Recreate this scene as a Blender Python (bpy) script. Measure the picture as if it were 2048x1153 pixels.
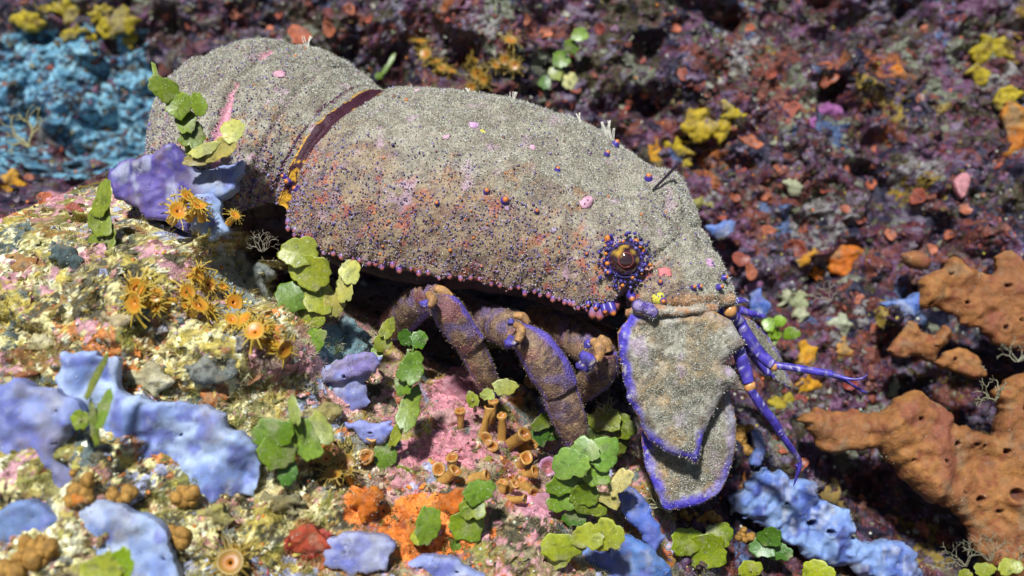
import bpy, math, random
import numpy as np
from mathutils import Vector, Matrix

# ------------------------------------------------------------------ camera, light, exposure
for o in list(bpy.data.objects): bpy.data.objects.remove(o)
scene = bpy.context.scene
C = scene.collection
R = math.radians
random.seed(4); rng = np.random.default_rng(11)

PITCH = R(25)            # the camera looks down on the ledge by this much
CAMD = 374.0             # mm from camera to the working plane through the lobster
PXM = 0.15               # mm per photograph pixel on that plane
# frame F (mm): x right, y up the picture, z towards the camera, origin on the working plane
FX = np.array([1, 0, 0.0]); FY = np.array([0, math.sin(PITCH), math.cos(PITCH)]); FZ = np.array([0, -math.cos(PITCH), math.sin(PITCH)])
FM = np.stack([FX, FY, FZ])           # rows
ORIGIN = np.array([0, 0, 0.25])          # world position of F's origin (m)
def W(p): return np.asarray(p, float) @ FM * 0.001 + ORIGIN

cam_d = bpy.data.cameras.new('camera'); cam = bpy.data.objects.new('camera', cam_d); C.objects.link(cam)
cam.location = W([0, 0, CAMD]); cam.rotation_euler = (R(90) - PITCH, 0, 0)
cam_d.sensor_width = 36; cam_d.lens = 36 * CAMD / (2048 * PXM)
cam_d.clip_start = 0.01; cam_d.clip_end = 100
cam_d.dof.use_dof = True; cam_d.dof.focus_distance = (CAMD - 32) * 0.001; cam_d.dof.aperture_fstop = 11
scene.camera = cam

LF = np.array([-0.16, 0.62, 0.77]); LW = LF @ FM; LW /= np.linalg.norm(LW)   # direction towards the sun
sun_d = bpy.data.lights.new('sun', 'SUN'); sun = bpy.data.objects.new('sun', sun_d); C.objects.link(sun)
sun_d.energy = 5.0; sun_d.angle = R(4); sun_d.color = (0.97, 0.985, 1.0)
sun.rotation_euler = Vector(LW).to_track_quat('Z', 'Y').to_euler()
world = bpy.data.worlds.new('World'); scene.world = world; world.use_nodes = True
nt = world.node_tree; sky = nt.nodes.new('ShaderNodeTexSky'); sky.sky_type = 'NISHITA'; sky.sun_disc = False
sky.sun_elevation = math.asin(LW[2]); sky.sun_rotation = math.atan2(LW[0], LW[1])
bg = nt.nodes['Background']; nt.links.new(sky.outputs[0], bg.inputs[0]); bg.inputs[1].default_value = 0.05
scene.view_settings.view_transform = 'Standard'; scene.view_settings.look = 'None'
scene.view_settings.gamma = 1; scene.view_settings.exposure = 0.2

# ------------------------------------------------------------------ helpers
def unproj(px, py, z):
    s = PXM * (CAMD - np.asarray(z, float)) / CAMD
    return np.stack(np.broadcast_arrays((np.asarray(px, float) - 1024) * s, (576.5 - np.asarray(py, float)) * s, np.asarray(z, float)), -1)
def proj(p):
    p = np.asarray(p, float); s = PXM * (CAMD - p[..., 2]) / CAMD
    return 1024 + p[..., 0] / s, 576.5 - p[..., 1] / s
def _h(ix, iy, iz, seed):
    n = (ix.astype(np.int64) * 374761393 + iy.astype(np.int64) * 668265263 + iz.astype(np.int64) * 2147483647 + seed * 974634777) & 0xFFFFFFFF
    n = ((n ^ (n >> 13)) * 1274126177) & 0xFFFFFFFF
    n = ((n ^ (n >> 16)) * 2246822519) & 0xFFFFFFFF
    return ((n ^ (n >> 15)) & 0xFFFFFF) / float(0x1000000)
def vnoise(p, size, seed=0):
    q = np.asarray(p, float) / size; i = np.floor(q); f = q - i; f = f * f * (3 - 2 * f); i = i.astype(np.int64)
    r = 0
    for dx in (0, 1):
        wx = f[..., 0] if dx else 1 - f[..., 0]
        for dy in (0, 1):
            wy = f[..., 1] if dy else 1 - f[..., 1]
            for dz in (0, 1):
                wz = f[..., 2] if dz else 1 - f[..., 2]
                r = r + wx * wy * wz * _h(i[..., 0] + dx, i[..., 1] + dy, i[..., 2] + dz, seed)
    return r * 2 - 1
def fbm(p, size, oct=4, seed=0, gain=0.5):
    r = 0; a = 1; t = 0
    for k in range(oct):
        r = r + a * vnoise(p, size, seed + k); t += a; a *= gain; size *= 0.5
    return r / t
def cellhash(p, size, seed=0, warp=0.6):
    """random number per warped cell: organic patches"""
    p = np.asarray(p, float)
    w = np.stack([fbm(p + k * 17.3, size * 0.9, 3, seed + 50 * k) for k in range(3)], -1) * size * warp * 2
    i = np.floor((p + w) / size).astype(np.int64)
    return _h(i[..., 0], i[..., 1], i[..., 2], seed)
def sstep(a, b, x):
    t = np.clip((np.asarray(x, float) - a) / (b - a), 0, 1); return t * t * (3 - 2 * t)
def mix(a, b, t):
    t = np.asarray(t)[..., None]; return np.asarray(a) * (1 - t) + np.asarray(b) * t
def pick(pal, h):
    pal = np.asarray(pal, float); return pal[np.clip((h * len(pal)).astype(int), 0, len(pal) - 1)]

def mesh(name, V, F, col=None, smooth=True):
    """V in world metres (relative to its thing), F list of uniform ndarrays"""
    me = bpy.data.meshes.new(name)
    if isinstance(F, np.ndarray): F = [F]
    F = [f for f in F if len(f)]
    me.vertices.add(len(V)); me.vertices.foreach_set('co', np.ascontiguousarray(V, np.float32).ravel())
    idx = np.concatenate([f.ravel() for f in F]).astype(np.int32)
    tot = np.concatenate([np.full(len(f), f.shape[1]) for f in F]).astype(np.int32)
    st = np.concatenate([[0], np.cumsum(tot)[:-1]]).astype(np.int32)
    me.loops.add(len(idx)); me.loops.foreach_set('vertex_index', idx)
    me.polygons.add(len(tot)); me.polygons.foreach_set('loop_start', st)
    me.polygons.foreach_set('use_smooth', np.full(len(tot), smooth, bool))
    me.update(calc_edges=True); me.validate()
    if col is not None:
        a = me.color_attributes.new('Col', 'FLOAT_COLOR', 'POINT')
        c = np.ones((len(V), 4), np.float32); c[:, :3] = np.clip(col, 0, 1); a.data.foreach_set('color', c.ravel())
    return me
def tag(o, label=None, cat=None, group=None, kind=None):
    if label: o['label'] = label
    if cat: o['category'] = cat
    if group: o['group'] = group
    if kind: o['kind'] = kind
    return o
def thing(name, base, label, cat, group=None):
    o = bpy.data.objects.new(name, None); C.objects.link(o); o.empty_display_size = 0.01
    o.location = W(base); tag(o, label, cat, group); return o
def root_of(p):
    l = Vector((0, 0, 0))
    while p is not None: l = l + p.location; p = p.parent
    return np.array(l)
def obj(name, V, F, m, parent=None, col=None, smooth=True, kind=None, base=None):
    """V in frame F mm"""
    Vw = W(V)
    off = root_of(parent)
    b = np.zeros(3)
    if base is not None: b = W(base) - off
    me = mesh(name, Vw - off - b, F, col, smooth); me.materials.append(m)
    o = bpy.data.objects.new(name, me); C.objects.link(o); o.parent = parent; o.location = b
    if kind: o['kind'] = kind
    return o

# ------------------------------------------------------------------ materials (colour attribute x noise, bump)
def mat(name, rough=0.6, spec=0.4, nscale=900, nvar=0.35, bscale=1500, bump=0.0003, bstr=0.6, specks=0.0, sss=0.0, trans=0.0, coat=0.0):
    m = bpy.data.materials.new(name); m.use_nodes = True; t = m.node_tree; N = t.nodes; L = t.links
    p = N['Principled BSDF']; p.inputs['Roughness'].default_value = rough; p.inputs['Specular IOR Level'].default_value = spec
    at = N.new('ShaderNodeAttribute'); at.attribute_name = 'Col'
    tc = N.new('ShaderNodeTexCoord')
    n = N.new('ShaderNodeTexNoise'); n.inputs['Scale'].default_value = nscale; n.inputs['Detail'].default_value = 4
    L.new(tc.outputs['Object'], n.inputs['Vector'])
    mr = N.new('ShaderNodeMapRange'); mr.inputs[1].default_value = 0.25; mr.inputs[2].default_value = 0.75
    mr.inputs[3].default_value = 1 - nvar; mr.inputs[4].default_value = 1 + nvar; L.new(n.outputs['Fac'], mr.inputs[0])
    mx = N.new('ShaderNodeVectorMath'); mx.operation = 'SCALE'; L.new(at.outputs['Color'], mx.inputs[0]); L.new(mr.outputs[0], mx.inputs['Scale'])
    out = mx.outputs[0]
    if specks > 0:
        v = N.new('ShaderNodeTexNoise'); v.inputs['Scale'].default_value = nscale * 2.2; v.inputs['Detail'].default_value = 2; L.new(tc.outputs['Object'], v.inputs['Vector'])
        cr = N.new('ShaderNodeMapRange'); cr.inputs[1].default_value = 0.66; cr.inputs[2].default_value = 0.72; L.new(v.outputs['Fac'], cr.inputs[0])
        ml = N.new('ShaderNodeMath'); ml.operation = 'MULTIPLY'; ml.inputs[1].default_value = specks; L.new(cr.outputs[0], ml.inputs[0])
        mm = N.new('ShaderNodeMix'); mm.data_type = 'RGBA'; L.new(ml.outputs[0], mm.inputs[0]); L.new(out, mm.inputs[6]); mm.inputs[7].default_value = (0.7, 0.7, 0.55, 1); out = mm.outputs[2]
    L.new(out, p.inputs['Base Color'])
    if bump > 0:
        b2 = N.new('ShaderNodeTexNoise'); b2.inputs['Scale'].default_value = bscale; b2.inputs['Detail'].default_value = 3; L.new(tc.outputs['Object'], b2.inputs['Vector'])
        bp = N.new('ShaderNodeBump'); bp.inputs['Distance'].default_value = bump; bp.inputs['Strength'].default_value = bstr
        L.new(b2.outputs['Fac'], bp.inputs['Height']); L.new(bp.outputs[0], p.inputs['Normal'])
    if sss > 0:
        p.inputs['Subsurface Weight'].default_value = sss; p.inputs['Subsurface Radius'].default_value = (1, 0.7, 0.5); p.inputs['Subsurface Scale'].default_value = 0.0012
    if trans > 0: p.inputs['Transmission Weight'].default_value = trans
    if coat > 0: p.inputs['Coat Weight'].default_value = coat; p.inputs['Coat Roughness'].default_value = 0.05
    return m
M_REEF = mat('reef_crust', 0.55, 0.5, 700, 0.45, 1300, 0.0007, 0.8)
M_SHELL = mat('lobster_shell', 0.6, 0.4, 1200, 0.4, 1800, 0.0004, 0.8)
M_BARE = mat('bare_shell', 0.25, 0.6, 900, 0.25, 1500, 0.0002, 0.4)
M_LEG = mat('leg_shell', 0.45, 0.5, 1500, 0.6, 2200, 0.0005, 0.9)
M_TUB = mat('tubercle_shell', 0.35, 0.5, 2500, 0.25, 1000, 0, 0)
M_TURF = mat('turf_fuzz', 0.8, 0.25, 500, 0.2, 1000, 0, 0)
M_SPONGE = mat('sponge_skin', 0.75, 0.3, 450, 0.25, 1100, 0.0005, 0.8, sss=0.15)
M_BLUE = mat('blue_sponge_skin', 0.6, 0.35, 300, 0.22, 700, 0.0004, 0.5, sss=0.3)
M_ALGA = mat('green_alga_skin', 0.4, 0.5, 1000, 0.22, 900, 0.0002, 0.5, specks=0.6)
M_POLYP = mat('polyp_flesh', 0.4, 0.5, 900, 0.2, 900, 0.0001, 0.4, sss=0.3)
M_EYE = mat('eye_cornea', 0.06, 0.9, 900, 0.15, 900, 0, 0, coat=1.0)

# ------------------------------------------------------------------ reef surface
CP = np.array([
 (-500,-400,-140),(400,-400,-140),(1024,-400,-135),(1700,-400,-130),(2600,-400,-120),
 (-500,0,-135),(0,0,-125),(150,150,-115),(300,300,-110),(100,330,-100),(0,200,-120),(500,30,-110),(800,60,-88),(1000,100,-80),(1200,100,-88),(1500,100,-95),(1800,100,-98),(2048,100,-95),(2500,100,-90),
 (1400,250,-78),(1600,300,-80),(1900,300,-80),(2100,350,-75),(600,300,-92),(900,350,-88),(1200,450,-75),
 (1500,480,-65),(1700,500,-62),(2000,500,-58),(1600,680,-50),(1800,700,-55),(2048,750,-48),(2500,700,-40),
 (1520,800,-32),(1700,850,-42),(1850,950,-58),(2000,1000,-45),(1500,950,-12),(1600,1050,-12),(1800,1120,-22),(2048,1145,-22),(2500,1150,-10),
 (1400,1060,6),(1500,1130,8),(800,590,-55),(900,630,-48),(1000,670,-35),(1100,720,-22),(1200,760,-14),(1320,850,-10),
 (800,700,8),(900,785,16),(1000,820,18),(1080,865,6),(1150,925,4),(1200,960,16),(1280,1010,22),(1340,1010,12),
 (1000,950,42),(1100,1050,45),(1250,1100,35),(560,455,-55),(590,490,-52),(540,430,-60),(610,540,-45),(560,520,-40),(650,560,-42),(700,575,-45),(520,545,36),(600,590,30),
 (650,625,26),(720,660,20),(700,720,32),(800,850,40),(800,1000,55),(900,1130,62),
 (500,520,38),(450,460,28),(500,620,42),(400,560,46),(300,500,48),(200,480,45),(100,460,40),(0,440,36),(-300,430,30),
 (300,420,20),(120,395,-50),(0,370,-60),(230,330,-40),(350,390,0),
 (300,700,60),(150,650,62),(0,650,65),(-400,600,60),(500,800,55),(300,850,72),(100,850,80),(0,900,85),(500,1000,70),(300,1100,86),(100,1100,95),(600,1140,75),(-400,1150,105),
 (0,1450,118),(600,1450,108),(1200,1450,75),(1700,1450,35),(2400,1450,20)], float)
_c = unproj(CP[:, 0], CP[:, 1], CP[:, 2])
_d = np.linalg.norm(_c[:, None, :2] - _c[None, :, :2], axis=-1)
_A = np.block([[_d + np.eye(len(_c)) * 1.5, np.ones((len(_c), 1))], [np.ones((1, len(_c))), np.zeros((1, 1))]])
_w = np.linalg.solve(_A, np.concatenate([_c[:, 2], [0]]))
def base_z(x, y):
    sh = np.shape(x); q = np.stack([np.ravel(x), np.ravel(y)], -1); out = np.empty(len(q))
    for a in range(0, len(q), 40000):
        d = np.linalg.norm(q[a:a + 40000, None] - _c[None, :, :2], axis=-1); out[a:a + 40000] = d @ _w[:-1] + _w[-1]
    return out.reshape(sh)
# regular dense grid for the part in view, coarse beyond
gx = np.concatenate([np.linspace(-420, -235, 60)[:-1], np.linspace(-235, 235, 800), np.linspace(235, 420, 60)[1:]])
gy = np.concatenate([np.linspace(-230, -100, 50)[:-1], np.linspace(-100, 130, 420), np.linspace(130, 260, 50)[1:]])
GX, GY = np.meshgrid(gx, gy)
# coarse base then smooth interpolation
cx = np.linspace(-420, 420, 281); cy = np.linspace(-230, 260, 164)
BX, BY = np.meshgrid(cx, cy); BZ = base_z(BX, BY)
def bil(A, x, y):
    fx = np.clip((np.asarray(x) - cx[0]) / (cx[1] - cx[0]), 0, len(cx) - 1.001); fy = np.clip((np.asarray(y) - cy[0]) / (cy[1] - cy[0]), 0, len(cy) - 1.001)
    i = fx.astype(int); j = fy.astype(int); u = fx - i; v = fy - j
    return (A[j, i] * (1 - u) + A[j, i + 1] * u) * (1 - v) + (A[j + 1, i] * (1 - u) + A[j + 1, i + 1] * u) * v
def smooth_z(x, y): return bil(BZ, x, y)
def reef_z(x, y):
    z = smooth_z(x, y); p = np.stack([x, y, z], -1)
    back = sstep(-20, -60, z)
    r = fbm(p, 26, 2, 3) * (5.0 + 9 * back)
    rd = 1 - np.abs(fbm(p, 11, 3, 21)) * 2
    r = r + (rd - .6) * (3.2 + 2.5 * back) + fbm(p, 4, 3, 33) * (3.2 + .4 * back) + fbm(p, 1.7, 2, 34) * 1.0 + np.maximum(fbm(p, 14, 2, 71), 0) * 6 - np.maximum(fbm(p, 17, 2, 72) - .12, 0) * (9 + 22 * back) - 1.5
    return z + r
GZ = reef_z(GX, GY)
def _lookup(x, y):
    i = np.clip(np.searchsorted(gx, x) - 1, 0, len(gx) - 2); j = np.clip(np.searchsorted(gy, y) - 1, 0, len(gy) - 2)
    u = np.clip((x - gx[i]) / (gx[i + 1] - gx[i]), 0, 1); v = np.clip((y - gy[j]) / (gy[j + 1] - gy[j]), 0, 1)
    return (GZ[j, i] * (1 - u) + GZ[j, i + 1] * u) * (1 - v) + (GZ[j + 1, i] * (1 - u) + GZ[j + 1, i + 1] * u) * v
def hit(px, py):
    """first point of the reef along each pixel's ray (frame F)"""
    px = np.atleast_1d(np.asarray(px, float)); py = np.atleast_1d(np.asarray(py, float)); res = np.full(px.shape, -170.0); done = np.zeros(px.shape, bool)
    for z in np.arange(140, -170, -1.0):
        p = unproj(px, py, z); s = (_lookup(p[:, 0], p[:, 1]) >= z) & ~done
        res[s] = z; done |= s
    return unproj(px, py, res)
def normal(p):
    e = 1.5; x, y = p[..., 0], p[..., 1]
    n = np.stack([-(_lookup(x + e, y) - _lookup(x - e, y)) / (2 * e), -(_lookup(x, y + e) - _lookup(x, y - e)) / (2 * e), np.ones_like(x)], -1)
    return n / np.linalg.norm(n, axis=-1, keepdims=True)

BGP = [(.11,.022,.025),(.07,.025,.065),(.08,.06,.025),(.17,.13,.18),(.18,.18,.12),(.22,.06,.035),(.025,.018,.025),(.17,.065,.10),(.05,.045,.02),(.10,.035,.06),(.13,.025,.02),(.06,.05,.05),(.24,.21,.22),(.035,.018,.02),(.12,.10,.04),(.14,.05,.04)]
BRO = [(.10,.08,.03),(.06,.05,.025),(.15,.14,.08),(.20,.20,.15),(.04,.035,.02),(.12,.07,.04),(.08,.06,.05),(.26,.26,.20)]
REDP = [(.14,.025,.02),(.20,.05,.03),(.09,.015,.02),(.24,.08,.05),(.05,.012,.015),(.12,.04,.06),(.18,.10,.10)]
GRY = [(.16,.14,.18),(.24,.22,.24),(.10,.08,.12),(.18,.19,.18),(.07,.05,.08),(.14,.07,.12)]
LGP = [(.68,.62,.28),(.48,.38,.09),(.80,.77,.52),(.44,.22,.18),(.18,.19,.16),(.16,.12,.04),(.66,.61,.34),(.30,.13,.05),(.24,.22,.07),(.74,.68,.32),(.34,.27,.10),(.20,.14,.05),(.46,.38,.16)]  # cream ledge growth, paled further to carry the strong foreground light
MIDP = [(.50,.22,.24),(.60,.32,.30),(.28,.20,.09),(.40,.30,.20),(.20,.15,.07),(.34,.14,.16),(.10,.07,.05),(.45,.36,.22),(.30,.26,.14),(.42,.12,.05)]
BLP = [(.15,.34,.44),(.08,.22,.34),(.24,.44,.52),(.03,.08,.15),(.16,.36,.46),(.02,.02,.04),(.10,.26,.36),(.05,.035,.02)]
SHADEP = [(.015,.012,.03),(.03,.02,.025),(.01,.012,.03),(.03,.025,.02),(.02,.018,.04)]
def reef_col(P, seed=0, s1=7.0, s2=2.2):
    px, py = proj(P); z = P[..., 2]
    nz = fbm(P, 14, 3, 91 + seed)
    h1 = cellhash(P, s1, 5 + seed); h2 = cellhash(P, s2, 9 + seed); sel = cellhash(P, s2 * 1.4, 13 + seed)
    h = np.where(sel > 0.45, h1, h2)
    c = pick(BGP, h)
    br = fbm(P, 34, 3, 141); c = mix(c, pick(BRO, h), (br > .10) & (h2 > .2)); rd_ = fbm(P, 30, 3, 151); c = mix(c, pick(REDP, h), (rd_ > .12) & (h2 > .25)); gy_ = fbm(P, 28, 3, 161); c = mix(c, pick(GRY, h), (gy_ > .16) & (h2 > .2)); c = c * np.array([.62, .52, .68])  # wall pigments darkened overall, standing in for light falling off behind
    hp = cellhash(P, 13, 171, .8); g2 = (h2 > .25)
    for (lo, hi, cc) in [(0, .02, (.24, .16, .02)), (.02, .035, (.30, .09, .02)), (.05, .13, (.15, .06, .12)), (.13, .17, (.17, .18, .12)), (.17, .19, (.07, .11, .22)), (.19, .34, (.015, .013, .035)), (.34, .40, (.18, .05, .03)), (.40, .43, (.22, .20, .19)), (.43, .52, (.05, .04, .015))]:  # coloured crust cells; the navy-black ones paint crevice shade into the wall
        c = mix(c, np.array(cc) * (.5 + .55 * h2[..., None]), (hp >= lo) & (hp < hi) & g2)
    led = sstep(-15, 15, z + nz * 12) * sstep(1420, 1280, px + nz * 60)
    mid = sstep(620, 760, px + nz * 140)
    lc = mix(pick(LGP, h), pick(MIDP, h), mid); hq = cellhash(P, 9, 181, .8)
    for (lo, hi, cc) in [(0, .07, (.22, .20, .04)), (.07, .13, (.50, .26, .28)), (.13, .18, (.34, .36, .50)), (.18, .25, (.26, .15, .04)), (.25, .29, (.10, .13, .12)), (.29, .33, (.50, .18, .04)), (.33, .38, (.38, .30, .06)), (.38, .44, (.07, .06, .03))]: lc = mix(lc, np.array(cc) * (.6 + .7 * h2[..., None]), (hq >= lo) & (hq < hi) & (h2 > .2))
    c = mix(c, lc, led > 0.5)
    bl = (px < 310 + nz * 60) & (py < 350 + nz * 40) & (py > 60 + nz * 60) & (z < -40) & (fbm(P, 16, 3, 7) > -0.22)
    c = mix(c, pick(BLP, h), bl)
    dk = (z < -5) & (py > 560) & (px < 1260) & (px > 480)  # shade beneath the lobster, painted into the reef colour
    c = mix(c, pick(SHADEP, h), dk)
    # pink encrusting coralline crust on the ledge
    for (x0, y0, rx, ry, cc) in [(920,800,60,60,(.62,.26,.30)),(700,800,60,40,(.66,.34,.30)),(560,720,90,40,(.60,.30,.32)),(900,900,110,40,(.55,.22,.25)),(1080,1010,70,28,(.6,.28,.34)),
                                 (870,1060,120,75,(.75,.20,.03)),(720,1005,45,40,(.78,.22,.04)),(610,1090,70,40,(.45,.05,.03)),(840,1010,60,30,(.8,.25,.04)),(700,1120,40,30,(.5,.08,.03)),(390,610,50,40,(.55,.4,.45)),(1130,930,60,70,(.35,.2,.2)),
                                 (110,370,40,50,(.5,.22,.24)),(650,230+520,40,30,(.6,.35,.35)),(470,560,60,70,(.28,.32,.30)),(690,690,60,60,(.22,.36,.38))]:
        d = np.hypot((px - x0) / rx, (py - y0) / ry) + fbm(P, 9, 3, int(x0)) * 0.6
        c = mix(c, np.array(cc) * (0.8 + 0.4 * h2[..., None]), (d < 0.85) & (z > -60))
    return c * (0.82 + 0.36 * cellhash(P, 1.2, 77 + seed, 0.4)[..., None])
PV = np.stack([GX, GY, GZ], -1).reshape(-1, 3)
ny, nx = GX.shape
ii = np.arange(ny * nx).reshape(ny, nx)
QF = np.stack([ii[:-1, :-1], ii[:-1, 1:], ii[1:, 1:], ii[1:, :-1]], -1).reshape(-1, 4)
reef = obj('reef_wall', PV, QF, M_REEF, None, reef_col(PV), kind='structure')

# ------------------------------------------------------------------ shape builders
def frames(n, spin):
    """orthonormal frames with z = n"""
    n = n / np.linalg.norm(n, axis=-1, keepdims=True)
    a = np.where(np.abs(n[:, 2:3]) < 0.9, np.array([[0, 0, 1.0]]), np.array([[1.0, 0, 0]]))
    t = np.cross(a, n); t /= np.linalg.norm(t, axis=-1, keepdims=True); b = np.cross(n, t)
    c, s = np.cos(spin)[:, None], np.sin(spin)[:, None]
    return t * c + b * s, -t * s + b * c, n
def scatter(TV, TF, P, Nn, S, spin, colT):
    """copies of a template joined into arrays; S (n,3); colT (n, nv, 3) or (n,3)"""
    t, b, n = frames(Nn, spin); nv = len(TV)
    V = P[:, None] + (TV[None, :, 0:1] * S[:, None, 0:1]) * t[:, None] + (TV[None, :, 1:2] * S[:, None, 1:2]) * b[:, None] + (TV[None, :, 2:3] * S[:, None, 2:3]) * n[:, None]
    F = (TF[None] + (np.arange(len(P)) * nv)[:, None, None]).reshape(-1, TF.shape[1])
    if colT.ndim == 2: colT = np.repeat(colT[:, None], nv, 1)
    return V.reshape(-1, 3), F, colT.reshape(-1, 3)
def ico(sub):
    import bmesh
    bm = bmesh.new(); bmesh.ops.create_icosphere(bm, subdivisions=sub, radius=1); bm.verts.ensure_lookup_table()
    v = np.array([x.co for x in bm.verts]); f = np.array([[x.index for x in y.verts] for y in bm.faces]); bm.free(); return v, f
ICO1, ICO2, ICO3 = ico(1), ico(2), ico(3)
def dome(k=6):
    a = np.arange(k) * 2 * np.pi / k
    V = np.concatenate([np.stack([np.cos(a), np.sin(a), -.4 + 0 * a], -1), np.stack([.85 * np.cos(a), .85 * np.sin(a), .5 + 0 * a], -1), [[0, 0, 1.0]]])
    F = []
    for i in range(k):
        j = (i + 1) % k; F += [(i, j, k + j), (i, k + j, k + i), (k + i, k + j, 2 * k)]
    return V, np.array(F)
DOME = dome(6)
BLADE = (np.array([[-.5, 0, 0], [.5, 0, 0], [0.0, 0.35, 1.0]]), np.array([[0, 1, 2]]))
def disc(k=10):
    a = np.arange(k) * 2 * np.pi / k; r = 1 + .18 * np.sin(3 * a + .5) + .1 * np.sin(5 * a)
    V = np.concatenate([np.stack([r * np.cos(a), r * np.sin(a), .22 + 0 * a], -1), np.stack([.9 * r * np.cos(a), .9 * r * np.sin(a), 0 * a - .05], -1), [[0, 0, 0.04]]])
    F = []
    for i in range(k):
        j = (i + 1) % k; F += [(i, j, 2 * k), (i, k + i, k + j), (i, k + j, j)]
    return V, np.array(F)
DISC = disc()

def spline(P, n):
    """Catmull-Rom through the rows of P, n samples"""
    P = np.asarray(P, float); m = len(P); u = np.linspace(0, m - 1, n); i = np.minimum(u.astype(int), m - 2); f = (u - i)[:, None]
    g = lambda k: P[np.clip(k, 0, m - 1)]
    p0, p1, p2, p3 = g(i - 1), g(i), g(i + 1), g(i + 2)
    return 0.5 * (2 * p1 + (p2 - p0) * f + (2 * p0 - 5 * p1 + 4 * p2 - p3) * f ** 2 + (3 * p1 - p0 - 3 * p2 + p3) * f ** 3), u
def tube(path, n=30, k=14, flat=1.0, bumps=0.0, seed=0):
    """path rows: px, py, z, radius in px; returns V, F, s (0..1 along), ang (0..2pi, 0 = towards the camera)"""
    S, u = spline(path, n); P = unproj(S[:, 0], S[:, 1], S[:, 2]); r = S[:, 3] * PXM
    T = np.gradient(P, axis=0); T /= np.linalg.norm(T, axis=1, keepdims=True)
    zc = np.array([0, 0, 1.0]); A = zc - T * (T @ zc)[:, None]; A /= np.linalg.norm(A, axis=1, keepdims=True); B = np.cross(T, A)
    an = np.arange(k) * 2 * np.pi / k
    V = P[:, None] + r[:, None, None] * (np.cos(an)[None, :, None] * A[:, None] * flat + np.sin(an)[None, :, None] * B[:, None])
    if bumps: 
        nn = (V - P[:, None]); nn /= np.linalg.norm(nn, axis=2, keepdims=True); V = V + nn * (fbm(V, 2.5, 3, seed) * bumps)[..., None]
    V = V.reshape(-1, 3); i = np.arange(n * k).reshape(n, k); j = np.roll(i, -1, 1)
    F = np.stack([i[:-1], j[:-1], j[1:], i[1:]], -1).reshape(-1, 4)
    V = np.concatenate([V, P[:1], P[-1:]])
    cap = np.concatenate([np.stack([j[0], i[0], np.full(k, n * k)], -1), np.stack([i[-1], j[-1], np.full(k, n * k + 1)], -1)])
    s = np.concatenate([np.repeat(np.linspace(0, 1, n), k), [0, 1]]); a = np.concatenate([np.tile(an, n), [0, 0]])
    return V, [F, cap], s, a

def poly_sd(Q, poly):
    """signed distance (positive inside) and nearest boundary point"""
    A = poly; B = np.roll(poly, -1, 0); best = np.full(len(Q), 1e9); cp = np.zeros_like(Q); ins = np.zeros(len(Q), bool)
    for a, b in zip(A, B):
        d = b - a; t = np.clip(((Q - a) @ d) / max(d @ d, 1e-9), 0, 1); c = a + t[:, None] * d; e = np.linalg.norm(Q - c, axis=1)
        m = e < best; best[m] = e[m]; cp[m] = c[m]
        cr = ((a[1] > Q[:, 1]) != (b[1] > Q[:, 1]))
        with np.errstate(divide='ignore', invalid='ignore'): xs = (b[0] - a[0]) * (Q[:, 1] - a[1]) / (b[1] - a[1]) + a[0]
        ins ^= cr & (Q[:, 0] < xs)
    return np.where(ins, best, -best), cp
def dense_outline(pts, step=0.8, jag=0.0, seed=0, smooth=True):
    pts = np.asarray(pts, float); n = len(pts)
    if smooth:
        Q = np.concatenate([pts[-1:], pts, pts[:2]]); m = n
        out = []
        for i in range(n):
            p0, p1, p2, p3 = Q[i], Q[i + 1], Q[i + 2], Q[i + 3 if i + 3 < len(Q) else -1]
            k = max(2, int(np.linalg.norm(p2 - p1) / step)); f = (np.arange(k) / k)[:, None]
            out.append(0.5 * (2 * p1 + (p2 - p0) * f + (2 * p0 - 5 * p1 + 4 * p2 - p3) * f ** 2 + (3 * p1 - p0 - 3 * p2 + p3) * f ** 3))
    else:
        out = []
        for i in range(n):
            a, b = pts[i], pts[(i + 1) % n]; k = max(1, int(np.linalg.norm(b - a) / step)); f = (np.arange(k) / k)[:, None]; out.append(a + (b - a) * f)
    O = np.concatenate(out)
    if jag:
        q = np.c_[O, np.zeros(len(O))]; O = O + np.stack([fbm(q, 4.5, 4, seed, .65), fbm(q + 40, 4.5, 4, seed + 9, .65)], -1) * jag * 1.7
    return O
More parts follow.
